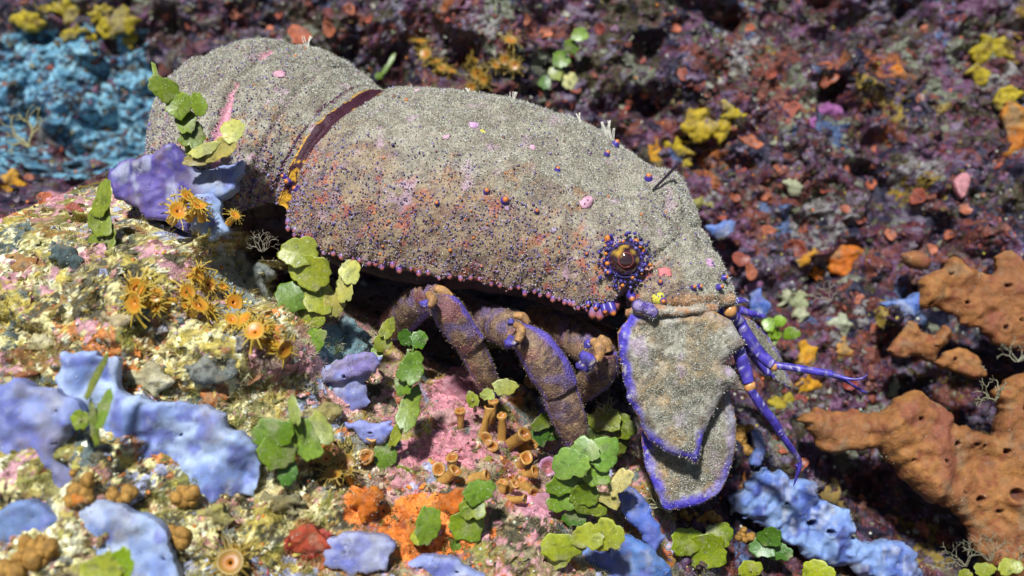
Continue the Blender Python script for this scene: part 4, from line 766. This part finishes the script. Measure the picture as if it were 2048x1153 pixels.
alga('large pale-specked alga at the rim of the dark hole', [(598,505,30,24,10,YG),(620,545,34,28,-20,YG),(595,590,34,26,20),(640,600,24,24,0,YG),(612,635,28,28,10,(.2,.24,.02))], z=40, dz=6)
alga('single pointed leaf sprouting below the large specked alga', [(622,690,17,32,-40,(.16,.30,.03)),(600,725,10,16,-20)], z=44, dz=4)
alga('whitish filmy alga beside the carapace edge', [(700,545,16,20,0,PALE),(688,580,14,22,10,(.4,.4,.14)),(668,610,16,20,0,(.4,.36,.12))], z=40, dz=5)
alga('small sprig of two-tone leaves before the rear leg', [(775,658,11,18,-25,YG),(765,688,14,14,20,YG),(752,710,10,16,-20,GR)], z=33, dz=5)
alga('pair of dark round leaves in the shade by the rear leg', [(838,680,14,16,0,(.09,.22,.02)),(810,676,12,15,10,DG),(820,700,6,10,0)], z=16, dz=5)
alga('upright chain of oval leaves rising from the orange tubes', [(822,738,19,26,-20),(806,770,14,18,10),(818,820,16,36,-15,(.2,.3,.03)),(792,870,8,22,-20,YG),(770,912,18,22,10),(766,950,18,16,0,(.2,.28,.03)),(800,945,34,10,-15,YG)], z=44, dz=6)
alga('cluster of fresh round leaves at the foot of the middle leg', [(1140,930,29,25,15,(.22,.38,.10)),(1170,900,22,19,0,(.24,.40,.12)),(1208,908,24,28,-20,(.16,.30,.05)),(1192,945,22,24,20,(.16,.28,.03)),(1132,967,31,20,10,(.18,.30,.03)),(1170,990,24,20,0,(.16,.24,.02)),(1125,1003,26,18,0,(.14,.24,.02)),(1180,1015,28,14,-20,(.18,.24,.02)),(1150,1035,20,16,0,DG)], z=34, dz=8)
alga('shaded leaves behind the tip of the middle leg', [(1210,840,28,22,10,(.16,.2,.01)),(1240,855,26,24,0,(.14,.19,.01)),(1200,872,26,18,0,(.1,.15,.01)),(1235,890,22,18,20,(.12,.15,.02))], z=10, dz=6)
alga('dark curled leaves left of the middle leg tip', [(1085,845,20,13,30,(.12,.17,.01)),(1080,872,15,19,0,DG),(1105,868,14,12,0,DG)], z=18, dz=6)
alga('short alga chain over the bright orange crust', [(958,985,24,18,20),(945,1015,20,20,0,(.2,.26,.02)),(935,1050,26,28,-10,(.2,.3,.02)),(915,1085,12,20,10)], z=54, dz=5)
alga('single round leaf over the orange mound', [(856,1052,18,30,-10,(.17,.27,.03)),(835,1075,10,12,0,YG)], z=60, dz=4)
alga('broad alga pair with white frosting above the red crust', [(588,822,9,22,15,(.3,.36,.1)),(545,870,30,24,10),(555,905,26,26,0,(.16,.26,.02)),(608,880,22,36,25,(.2,.32,.06)),(640,860,16,26,30,(.3,.34,.1)),(575,945,14,20,0,DG)], z=64, dz=6)
alga('yellow-green lobed alga spreading over the deep blue mound', [(1215,1072,24,26,10,YG),(1175,1075,24,20,0,YG),(1125,1095,34,22,0,(.3,.36,.03)),(1110,1120,24,16,20,YG)], z=46, dz=8)
alga('clump of broad mottled leaves below the lowest antenna plate', [(1375,1085,30,24,0,(.24,.32,.01)),(1410,1105,38,32,10,(.24,.32,.01)),(1440,1070,24,20,0,(.16,.22,.01)),(1385,1130,30,24,0,YG)], z=12, dz=5)
alga('dark green leaf pair beside the knobbly blue crust', [(1540,1075,20,18,10,(.06,.15,.01)),(1525,1095,22,18,0,DG),(1560,1105,20,16,0,DG)], z=6, dz=5)
alga('yellow leaf at the foot of the knobbly blue crust', [(1635,1142,26,18,0,(.34,.38,.01)),(1500,1140,22,16,10,(.3,.34,.02))], z=8, dz=5)
alga('bright lime leaf cluster on the wall below the antennule spurs', [(1560,643,12,12,0,(.22,.40,.02)),(1538,650,13,14,0,(.2,.36,.02)),(1550,668,14,13,0,(.22,.38,.02)),(1582,668,16,13,0,(.2,.36,.02)),(1545,682,10,10,0,GR)], z=-40, dz=4)
alga('slender two-bladed alga standing on the blue slab', [(192,755,5,36,-25,(.2,.24,.03)),(205,822,10,30,-20,(.2,.32,.04)),(188,850,6,34,5,(.18,.24,.04)),(160,840,14,14,0,(.2,.28,.02))], z=84, dz=5)
alga('blurred yellow-green leaves at the foot of the blue lobe', [(205,1140,26,20,0,YG),(240,1135,16,26,-20,(.22,.34,.01))], z=100, dz=4)
alga('yellow-green leaf scraps in the lower corner by the orange slab', [(1970,1140,20,12,0,YG),(2020,1135,22,14,10,YG),(1930,1150,14,10,0,YG)], z=0, dz=3)
alga('greenish film leaf beside the tube polyps', [(1010,775,20,14,0,(.45,.48,.16)),(975,790,12,10,0,(.4,.45,.14)),(945,800,10,14,20,YG)], z=30, dz=4)
alga('cream curled leaf by the plate rim', [(1240,965,14,26,-40,(.62,.54,.3)),(1215,1000,24,10,-30,(.5,.45,.2)),(1190,1020,14,10,0,YG)], z=36, dz=6)

# ------------------------------------------------------------------ polyps
def polyp_meshes(seed, nt_=20, tl=1.1, colr=((.50,.27,.025),(.56,.20,.015),(.52,.34,.04))):
    r = np.random.default_rng(seed); k = 16; q = np.arange(k) * 2 * np.pi / k
    rows = [(.62, -1.2), (.52, 0), (.55, .7), (.75, 1.1), (1.0, 1.35), (1.0, 1.45), (.8, 1.38), (.4, 1.2), (.25, 1.25), (.12, 1.0)]
    V = np.concatenate([np.stack([a * np.cos(q) * (1 + .05 * np.sin(3 * q)), a * np.sin(q), b + 0 * q], -1) for a, b in rows]); n = len(rows)
    i = np.arange(n * k).reshape(n, k); j = np.roll(i, -1, 1); F = np.stack([i[:-1], j[:-1], j[1:], i[1:]], -1).reshape(-1, 4)
    c = np.tile(colr[0], (len(V), 1)); c[7 * k:] = colr[1]
    TVs, TFs = [], []; off = 0
    for a in np.arange(nt_) * 2 * np.pi / nt_:
        a = a + r.normal(0, .06); el = r.uniform(-.35, .9); L = tl * r.uniform(.5, 1.3)
        d = np.array([math.cos(a) * math.cos(el), math.sin(a) * math.cos(el), math.sin(el)]); b0 = np.array([math.cos(a) * .9, math.sin(a) * .9, 1.38]); sd_ = np.array([-math.sin(a), math.cos(a), 0]); u_ = np.cross(d, sd_)
        for (f, w_) in [(0, .10), (.5, .07), (1, .025)]:
            for m in range(3): t = m * 2.09; TVs.append(b0 + d * L * f + np.array([r.normal(0, .12), r.normal(0, .12), -.3]) * f * f + (sd_ * math.cos(t) + u_ * math.sin(t)) * w_)
        for s in (0, 3):
            for m in range(3): m2 = (m + 1) % 3; TFs.append((off + s + m, off + s + m2, off + s + 3 + m2, off + s + 3 + m))
        off += 9
    TVs = np.array(TVs); tc = np.tile(colr[2], (len(TVs), 1))
    RM = FM * .001   # template lives in frame F axes
    a = mesh('column', V @ RM, F, c); a.materials.append(M_POLYP); b = mesh('tentacles', TVs @ RM, np.array(TFs), tc); b.materials.append(M_POLYP)
    return a, b
def orient(n, spin):
    """world matrix turning the template's frame-F z axis to direction n (F)"""
    nw = Vector(n @ FM).normalized(); z0 = Vector(FZ); return (z0.rotation_difference(nw) @ Matrix.Rotation(spin, 3, z0).to_quaternion()).to_euler()
POL = [polyp_meshes(s) for s in (1, 2, 3)]; POLB = [polyp_meshes(s, 18, 1.3, ((.28,.17,.02),(.40,.15,.015),(.32,.22,.04))) for s in (4, 5)]
def polyp(x, y, r, lab, grp, kinds, lean=(0, .2, .7), dz=0, z=None):
    p = hit(x, y)[0] if z is None else unproj(x, y, z); n = normal(p[None])[0] * .5 + np.array(lean) + rng.normal(0, .35, 3); n /= np.linalg.norm(n)
    t = thing('zoanthid_polyp', p + np.array([0, 0, dz]), lab, 'polyp', grp); t.rotation_euler = orient(n, random.uniform(0, 6)); t.scale = (r * PXM,) * 3
    a, b = random.choice(kinds)
    for nm, me in (('column', a), ('tentacles', b)):
        o = bpy.data.objects.new(nm, me); C.objects.link(o); o.parent = t
for (x, y, r) in [(288,572,17),(296,603,20),(318,592,13),(334,606,15),(368,590,15),(386,628,19),(372,612,10),(384,556,14),(402,566,17),(415,570,13),(420,620,14),(460,608,17),(462,650,12),(505,655,16),(518,676,17),(536,658,15),(555,692,16),(540,690,10),(445,585,10)]:
    polyp(x, y, r, ('wide' if r >= 15 else 'small') + ' yellow-orange tentacled polyp ' + ('on the pale ledge between the grey stone and the blue slab' if x < 440 else 'beside the pointed leaf at the ledge edge'), ('wide' if r >= 15 else 'small') + ' orange polyps ' + ('on the pale ledge' if x < 440 else 'beside the pointed leaf'), POL, dz=1.5)
for (x, y, r) in [(350,432,17),(385,425,15),(366,405,13),(402,428,12),(463,440,10)]: polyp(x, y, r, 'yellow-orange polyp growing on the violet and light blue sponge', 'orange polyps on the violet sponge', POL, z=44)
for (x, y, r) in [(838,102,17),(858,118,16),(872,140,15),(885,150,14),(955,128,15),(962,148,17),(975,160,14),(1020,95,15),(1012,122,14),(1030,135,14),(945,175,12),(990,140,12),(900,155,12)]:
    polyp(x, y, r, 'dull yellow polyp on the dark wall above the carapace', 'dull yellow polyps behind the carapace', POLB, dz=2)
for (x, y, r) in [(690,930,17),(672,960,15),(700,955,14),(655,920,13),(468,1130,22),(490,1100,18)]: polyp(x, y, r, 'brownish yellow polyp with dark tentacles near the orange wedge', 'brownish polyps low on the ledge', POLB, dz=2)
# smooth orange tube polyps
def tubes(x, y, r, ln, d, lab, grp, z=None, c=(.46, .25, .06)):
    ln = ln * .72; r = r * random.uniform(.75, 1.05); d = np.array(d, float) + rng.normal(0, .15, 3)
    p = hit(x, y)[0] if z is None else unproj(x, y, z); n = np.array(d, float); n /= np.linalg.norm(n); k = 16; q = np.arange(k) * 2 * np.pi / k
    rows = [(1.0, -.6), (.85, .1), (.85, .5), (.9, .85), (1.15, 1.0), (1.0, 1.06), (.55, .98), (.4, .8), (.1, .75)]
    V = np.concatenate([np.stack([a * np.cos(q), a * np.sin(q), b + 0 * q], -1) for a, b in rows]); i = np.arange(len(V)).reshape(len(rows), k); j = np.roll(i, -1, 1); F = np.stack([i[:-1], j[:-1], j[1:], i[1:]], -1).reshape(-1, 4)
    cl = np.tile(c, (len(V), 1)) * (1 + .15 * np.sin(np.tile(q * 8, len(rows))))[:, None]; cl[6 * k:] *= np.array([.9, .6, .4])
    V2, F2, c2 = scatter(V, F, p[None] + n * 1.0, n[None], np.array([[r, r, ln]]) * PXM, np.array([x * 1.0]), cl[None]); V2 = V2 + np.stack([fbm(V2 + t * 9, 4, 3, 5) for t in range(3)], -1) * 1.1
    o = obj('tube_polyp', V2, F2, M_POLYP, None, c2 * rng.uniform(.75, 1.1), base=p); tag(o, lab, 'polyp', grp); dust(V2, len(V2), o, 60, .4, .12, patchy=.2)
lab = 'smooth orange tube polyp on the pink crust in front of the legs'
for a in [(920,855,11,44,(.0,.8,.5)),(968,865,11,60,(.1,.9,.4)),(1002,880,12,62,(.15,.9,.4)),(975,880,13,20,(0,.2,1)),(990,895,14,34,(-.1,.1,1)),(1020,890,13,52,(.7,.5,.5)),(1040,895,13,40,(.8,.2,.6)),(980,845,8,50,(.0,.9,.3)),
          (880,940,11,26,(.1,.5,.8)),(905,940,11,34,(.3,.8,.6)),(925,965,13,56,(.9,.35,.5)),(885,960,12,40,(.6,.5,.7)),(1040,930,11,34,(.3,.7,.6)),(1045,950,12,36,(.8,.3,.6)),(1050,975,11,26,(.5,-.3,.8)),(1005,985,9,28,(.2,.7,.6)),(1018,985,9,30,(.5,.6,.6)),(1020,998,10,34,(.9,0,.6)),(745,890,14,40,(0,.5,.8)),(735,915,13,28,(0,.2,1)),(1060,765,13,18,(0,.2,1)),(1015,770,10,22,(0,.4,.9))]:
    ln_ = 'long' if a[3] >= 40 else 'short'; wh = 'in the clump before the legs' if a[1] > 820 and a[1] < 905 and a[0] > 900 else 'in the lower clump on pink crust' if a[1] >= 905 and a[0] > 860 else 'growing apart from the tube clumps'
    tubes(*a, ln_ + ' smooth orange tube polyp ' + wh, ln_ + ' orange tubes ' + wh)
tubes(1090, 935, 17, 26, (.1, .25, 1), 'pinkish mauve tube with a dark round mouth beside the fresh leaf cluster', None, c=(.42, .2, .34))
# bead clusters
BEAD = mesh('bead', (ICO3[0] * (1 + .22 * fbm(ICO3[0], .9, 3, 3)[:, None])) @ (FM * .001), ICO3[1], np.tile((.30, .16, .035), (len(ICO3[0]), 1)) * (1 + .7 * fbm(ICO3[0], .5, 2, 4)[:, None])); BEAD.materials.append(M_SPONGE)
def beads(x, y, r, n, sx, sy, lab):
    p = hit(x, y)[0]; t = thing('bead_cluster', p, lab, 'tunicate')
    for i in range(int(n * 1.7)):
        o = bpy.data.objects.new('bead', BEAD); C.objects.link(o); o.parent = t
        q = unproj(x + random.uniform(-sx, sx), y + random.uniform(-sy, sy), p[2] + random.uniform(.3, 3.0)); o.location = (q - p) @ FM * .001; s = r * PXM * random.uniform(.4, 1.05); o.scale = (s * random.uniform(.8, 1.2), s, s * random.uniform(.8, 1.2)); o.rotation_euler = (random.uniform(0, 6), random.uniform(0, 6), 0)
beads(160, 975, 12, 12, 18, 30, 'brown-orange bead cluster beside the largest blue slab')
beads(225, 992, 11, 10, 34, 12, 'row of dull brown beads under the largest blue slab'); beads(370, 995, 13, 8, 16, 16, 'pink-capped yellow bead cluster at the slab lower edge'); beads(340, 1075, 14, 9, 30, 12, 'yellow-brown bead row right of the blue lobe')
beads(75, 1090, 13, 14, 34, 16, 'long orange bead row above the dim blue patch'); beads(60, 1120, 14, 10, 30, 14, 'olive-brown beads under the long orange bead row'); beads(20, 1145, 16, 5, 18, 10, 'large yellow beads at the ledge foot')
beads(1400, 1035, 9, 14, 40, 9, 'row of tiny yellow-brown beads under the violet plate rim'); beads(1485, 880, 12, 9, 14, 26, 'yellow knobbly beads right of the lowest antenna plate'); beads(720, 1125, 13, 8, 16, 18, 'orange-brown beads low beside the lilac crust'); beads(1490, 1080, 9, 8, 14, 20, 'small tan beads beside the dark green leaf pair')

# ------------------------------------------------------------------ red and terracotta scale algae on the wall
def fan(x, y, r, c, lab, grp, z=None):
    p = hit(x, y)[0]; rr = np.random.default_rng(int(x * 3 + y)); k = 20; q = np.arange(k) * 2 * np.pi / k
    rad = 1 + .12 * np.sin(2 * q + rr.uniform(0, 6)) + .10 * np.sin(3 * q + rr.uniform(0, 6)) + .06 * np.sin(6 * q + rr.uniform(0, 6))
    V = []
    for (f, zz) in [(0.02, -.02), (.45, .02), (.8, .10), (1, .22), (1.0, .14), (.7, -.12), (.3, -.5), (.25, -1.2)]: V.append(np.stack([rad * f * np.cos(q), rad * f * np.sin(q) * .85, zz + .06 * np.sin(3 * q) * f], -1))
    V = np.concatenate(V); i = np.arange(len(V)).reshape(8, k); j = np.roll(i, -1, 1); F = np.stack([i[:-1], j[:-1], j[1:], i[1:]], -1).reshape(-1, 4)
    n = normal(p[None])[0] * .4 + np.array([0, .15, .6]) + rr.normal(0, .3, 3)
    V2, F2, _ = scatter(V, F, p[None] + np.array([0, 0, r * PXM * .35]), n[None], np.array([[r, r, r]]) * PXM, np.array([rr.uniform(0, 6)]), np.array([c])); n1 = fbm(V2, 2.5, 3, 5)
    cl = mix(np.array(c) * .75, np.array(c) * 1.25, sstep(-.4, .4, n1)); cl = mix(cl, (.35, .3, .3), sstep(.3, .5, fbm(V2, 2, 3, 6)) * .6); cl[3 * k:4 * k] = np.minimum(cl[3 * k:4 * k] * 1.35, .6)
    o = obj('scale_alga', V2, F2, M_REEF, None, cl, base=p); tag(o, lab, 'alga', grp)
TC = [(.30, .075, .03), (.24, .05, .025), (.34, .10, .045), (.20, .03, .02)]
for i, (x, y, r, lab) in enumerate([(1650,150,34,'largest terracotta scale alga above the magenta patch'),(1580,222,22,'round rust scale alga left of the magenta patch'),(1500,285,30,'broad dusty red scale alga by the mustard crust'),(600,75,32,'red scale alga just above the lobster tail'),(1835,395,22,'orange-red scale alga beside the pink plume'),(660,60,22,'dark red scale alga right of the one above the tail')]): fan(x, y, r, TC[i % 3], lab, None)
pts = [(1530,388,16),(1470,392,14),(1440,432,16),(1538,466,19),(1590,498,24),(1652,380,15),(1740,370,14),(1780,470,12),(1860,500,14),(1900,470,14),(1560,340,15),(1480,340,14),(1690,420,12),(1720,440,13),(1480,520,18),(1500,545,15),(1440,495,13),(1930,420,14),(1990,440,13),(2020,470,14),(1990,330,14),(1880,300,12),(1750,300,12),(1690,340,12),(1540,150,14),(1400,170,15),(1365,150,13),(1290,190,14),(1320,210,15),(1250,220,12),(1280,120,14),(1200,60,16),(1050,40,16),(1090,70,13),(1350,60,14),(1430,30,16),(1500,60,12),(780,70,13),(740,40,14),(900,40,13),(700,20,14),(560,30,13),(540,60,12),(470,30,14),(1080,190,12),(1150,180,14),(1700,60,13),(1850,60,13),(1920,40,13),(1780,220,12),(1840,200,12),(1720,600,14),(1750,660,13),(1660,810,12),(1600,800,14),(1700,770,14),(1560,900,13),(1600,930,14),(1640,930,12),(1720,1000,14),(1780,1040,16),(1840,1060,18),(1880,1080,16),(1530,840,14),(1690,960,14),(380,50,13),(420,70,12),(330,30,14),(120,300,12),(90,400,16),(150,420,16),(60,360,13)]
for (x, y, r) in pts:
    ci = random.randrange(4); cn = ['terracotta', 'rust red', 'dusty orange', 'dark red'][ci]
    wh = 'on the wall behind the tail' if x < 720 else 'on the wall above the carapace' if x < 1330 else 'high on the wall among yellow sponges' if y < 335 else 'between the lobster head and the orange slabs' if y < 720 else 'round the dark hollow under the orange slab'
    fan(x, y, r * random.uniform(.9, 1.25), TC[ci], 'small ' + cn + ' scale alga ' + wh, cn + ' scale algae ' + wh)
# pink ribbed plume shell
V, F, s, hm = sheet([(1925,345),(1940,352),(1938,375),(1925,398),(1912,385),(1908,362)], wallz(1925, 370) + 2, .35, 1.2, 1, 4, .2, 7); o = obj('shell', V, F, M_REEF, None, mix((.42, .12, .14), (.55, .3, .3), (np.sin((V[:, 0] + V[:, 1] * .4) * 5) > .3).astype(float)), base=V.mean(0)); tag(o, 'pink ribbed fan shell on the dark wall', 'shell')
# branching pale hydroids
def hydroid(x, y, hgt, n, lab, z=None, c=(.42, .38, .26), r=1.6, grp=None, spread=70):
    p = hit(x, y)[0] if z is None else unproj(x, y, z); rows = []
    def grow(x, y, z, ang, L, r, d):
        x2 = x + math.cos(ang) * L; y2 = y - math.sin(ang) * L; z2 = z + random.uniform(-1, 2); rows.append(tube([(x, y, z, r), ((x + x2) / 2 + random.uniform(-3, 3), (y + y2) / 2 + random.uniform(-3, 3), (z + z2) / 2, r * .9), (x2, y2, z2, r * .75)], 6, 5)[:2])
        if d > 0:
            for s in (-1, 1):
                if random.random() < .85: grow(x2, y2, z2, ang + s * R(random.uniform(18, 45)), L * random.uniform(.6, .85), r * .75, d - 1)
    for i in range(n): grow(x + random.uniform(-4, 4), y + 4, p[2], R(90 + random.uniform(-spread, spread)), hgt * random.uniform(.3, .5), r, 3)
    V = np.concatenate([q[0] for q in rows]); off = 0; Fq, Ft = [], []
    for q in rows: Fq.append(q[1][0] + off); Ft.append(q[1][1] + off); off += len(q[0])
    o = obj('hydroid', V, [np.concatenate(Fq), np.concatenate(Ft)], M_TURF, None, np.tile(c, (len(V), 1)) * (.8 + .4 * rng.random((len(V), 1))), base=p); tag(o, lab, 'hydroid', grp)
hydroid(60, 290, 70, 4, 'tangled pale branching hydroid on the blue crusted wall', z=-70, c=(.30, .27, .13), r=3.2)
hydroid(525, 500, 40, 7, 'bushy grey hydroid at the mouth of the dark hole', z=38, c=(.26, .23, .17), r=.9)
for (x, y, h, z) in [(1930,1130,50,0),(1980,1120,60,0),(2030,1130,50,0),(1890,1140,40,0)]: hydroid(x, y, h, 6, 'wispy pale hydroid tuft under the big orange slab', z=z, grp='hydroid tufts under the orange slab', r=.9, c=(.28, .26, .17))
hydroid(1990, 800, 50, 6, 'pale furry hydroid stalk in front of the big orange slab', z=2, c=(.24, .22, .14), r=1.8); hydroid(2035, 720, 50, 6, 'pale hydroid clump between the orange slabs', z=-15, c=(.25, .24, .17), r=1.6)
hydroid(1215, 830, 36, 6, 'fine pale hydroid over the shaded leaves', z=18, r=1.1); hydroid(1340, 1020, 60, 4, 'bent pale hydroid stem below the plate tip', z=22, c=(.36, .34, .2), r=2.2)
hydroid(1660, 600, 40, 3, 'faint hydroid twig on the wall below the grey pebble', z=-42, c=(.3, .25, .2), r=1.6)

# ------------------------------------------------------------------ uncountable small growth on the reef
def ray_points(n, x0, x1, y0, y1):
    p = hit(rng.uniform(x0, x1, n), rng.uniform(y0, y1, n)); return p, normal(p)
def lumps(name, n, box, smin, smax, squash, seed, label, cat, m=M_REEF, gain=1.0, keep=None):
    P, Nr = ray_points(n, *box)
    if keep is not None: q = keep(P); P, Nr = P[q], Nr[q]
    Vs, Fs, Cs = [], [], []; off = 0
    for t in range(6):
        p, nr = P[t::6], Nr[t::6]; r_ = np.random.default_rng(seed + t)
        if t % 2: TV, TF = DISC[0] * r_.uniform(.5, 1.5, (len(DISC[0]), 1)) + r_.normal(0, .22, DISC[0].shape), DISC[1]
        else: TV, TF = ICO1[0] * r_.uniform(.45, 1.5, (len(ICO1[0]), 1)), ICO1[1]
        S = np.exp(rng.uniform(math.log(smin), math.log(smax), len(p)))
        c = reef_col(p + rng.normal(0, 5, p.shape) * (1, 1, 0), seed, 3, 1.2) * gain * rng.uniform(.55, 1.35, (len(p), 1))
        V, F, cl = scatter(TV, TF, p, nr + rng.normal(0, .7, p.shape), np.stack([S * rng.uniform(.6, 1.6, len(p)), S, S * squash * rng.uniform(.5, 1.5, len(p))], -1), rng.uniform(0, 6, len(p)), c)
        Vs.append(V); Fs.append(F + off); Cs.append(cl); off += len(V)
    o = obj(name, np.concatenate(Vs), Fs, m, None, np.concatenate(Cs), kind='stuff', smooth=False); tag(o, label, cat); return o
lumps('encrusting_growth', 20000, (-60, 2110, -40, 1200), .3, 1.15, .5, 31, 'mixed crumbly growth of crusts and grains covering the reef', 'growth')
lumps('shell_grit', 14000, (-60, 1300, 380, 1200), .12, .42, .8, 47, 'pale grit and shell grains on the ledge', 'grit', gain=1.1, keep=lambda P: fbm(P, 12, 3, 88) > -.1)
# bushy tufts of filaments on the ledge and wall
P, Nr = ray_points(4200, -60, 2100, -20, 1180); q = (fbm(P, 22, 2, 95) > -.05) & ((P[:, 2] > -5) | (rng.random(len(P)) < .45)); P, Nr = P[q], Nr[q]; k_ = 34
Pp = np.repeat(P, k_, 0) + rng.normal(0, .7, (len(P) * k_, 3)); Dn = np.repeat(Nr * .6 + np.array([0, .3, .5]) + rng.normal(0, .3, Nr.shape), k_, 0) + rng.normal(0, .45, (len(P) * k_, 3))
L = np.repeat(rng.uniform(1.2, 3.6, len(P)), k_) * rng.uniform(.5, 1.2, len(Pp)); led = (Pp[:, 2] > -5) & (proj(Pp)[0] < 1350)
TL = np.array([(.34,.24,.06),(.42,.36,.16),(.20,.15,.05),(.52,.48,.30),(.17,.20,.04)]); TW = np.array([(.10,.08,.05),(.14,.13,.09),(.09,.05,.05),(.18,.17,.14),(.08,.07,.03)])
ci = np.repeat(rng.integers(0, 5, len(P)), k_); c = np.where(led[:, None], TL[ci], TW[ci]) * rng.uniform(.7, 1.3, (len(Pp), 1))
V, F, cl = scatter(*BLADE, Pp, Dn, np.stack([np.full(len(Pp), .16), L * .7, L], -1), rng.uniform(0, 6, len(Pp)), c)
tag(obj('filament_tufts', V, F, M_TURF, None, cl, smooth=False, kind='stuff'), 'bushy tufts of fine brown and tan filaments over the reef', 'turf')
# scale-like flakes
P, Nr = ray_points(4200, -40, 2100, -40, 1150); kp = P[:, 2] < -8; P, Nr = P[kp], Nr[kp]; S = np.exp(rng.uniform(math.log(.6), math.log(2.0), len(P)))
FLK = np.array([(.26,.06,.03),(.17,.03,.02),(.20,.15,.18),(.12,.05,.11),(.26,.26,.17),(.14,.10,.03),(.30,.12,.08),(.28,.14,.22),(.06,.03,.05),(.38,.36,.28),(.1,.1,.05),(.08,.02,.02)])
V, F, cl = scatter(DISC[0] + np.random.default_rng(3).normal(0, .12, DISC[0].shape), DISC[1], P + Nr * .5, Nr * .5 + np.array([0, .2, .5]) + rng.normal(0, .4, P.shape), np.stack([S, S * .8, S], -1), rng.uniform(0, 6, len(P)), FLK[rng.integers(0, len(FLK), len(P))] * rng.uniform(.4, .95, (len(P), 1)))
tag(obj('alga_flakes', V, F, M_REEF, None, cl, kind='stuff'), 'countless small scale-like alga flakes on the dark wall', 'algae')
# sparse bright dots: tiny orange, yellow, white animals
P, Nr = ray_points(1000, -40, 2100, -40, 1150); S = rng.uniform(.2, .65, len(P)); DOT = np.array([(.62,.18,.02),(.5,.4,.03),(.6,.6,.5),(.5,.5,.35),(.55,.12,.03),(.45,.5,.4)])
V, F, cl = scatter(*ICO1, P + Nr * .3, Nr, np.stack([S, S, S], -1), rng.uniform(0, 6, len(P)), DOT[rng.integers(0, len(DOT), len(P))])
tag(obj('bright_specks', V, F, M_POLYP, None, cl, kind='stuff'), 'tiny orange, yellow and white dots of animals on the reef', 'animals')
# filamentous turf
P, Nr = ray_points(90000, -40, 2100, -40, 1180); px, py = proj(P)
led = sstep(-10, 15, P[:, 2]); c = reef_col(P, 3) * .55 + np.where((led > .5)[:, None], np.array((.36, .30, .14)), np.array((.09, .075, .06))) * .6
d = Nr + rng.normal(0, .5, P.shape); L = rng.uniform(.5, 1.9, len(P)); wd = rng.uniform(.12, .26, len(P))
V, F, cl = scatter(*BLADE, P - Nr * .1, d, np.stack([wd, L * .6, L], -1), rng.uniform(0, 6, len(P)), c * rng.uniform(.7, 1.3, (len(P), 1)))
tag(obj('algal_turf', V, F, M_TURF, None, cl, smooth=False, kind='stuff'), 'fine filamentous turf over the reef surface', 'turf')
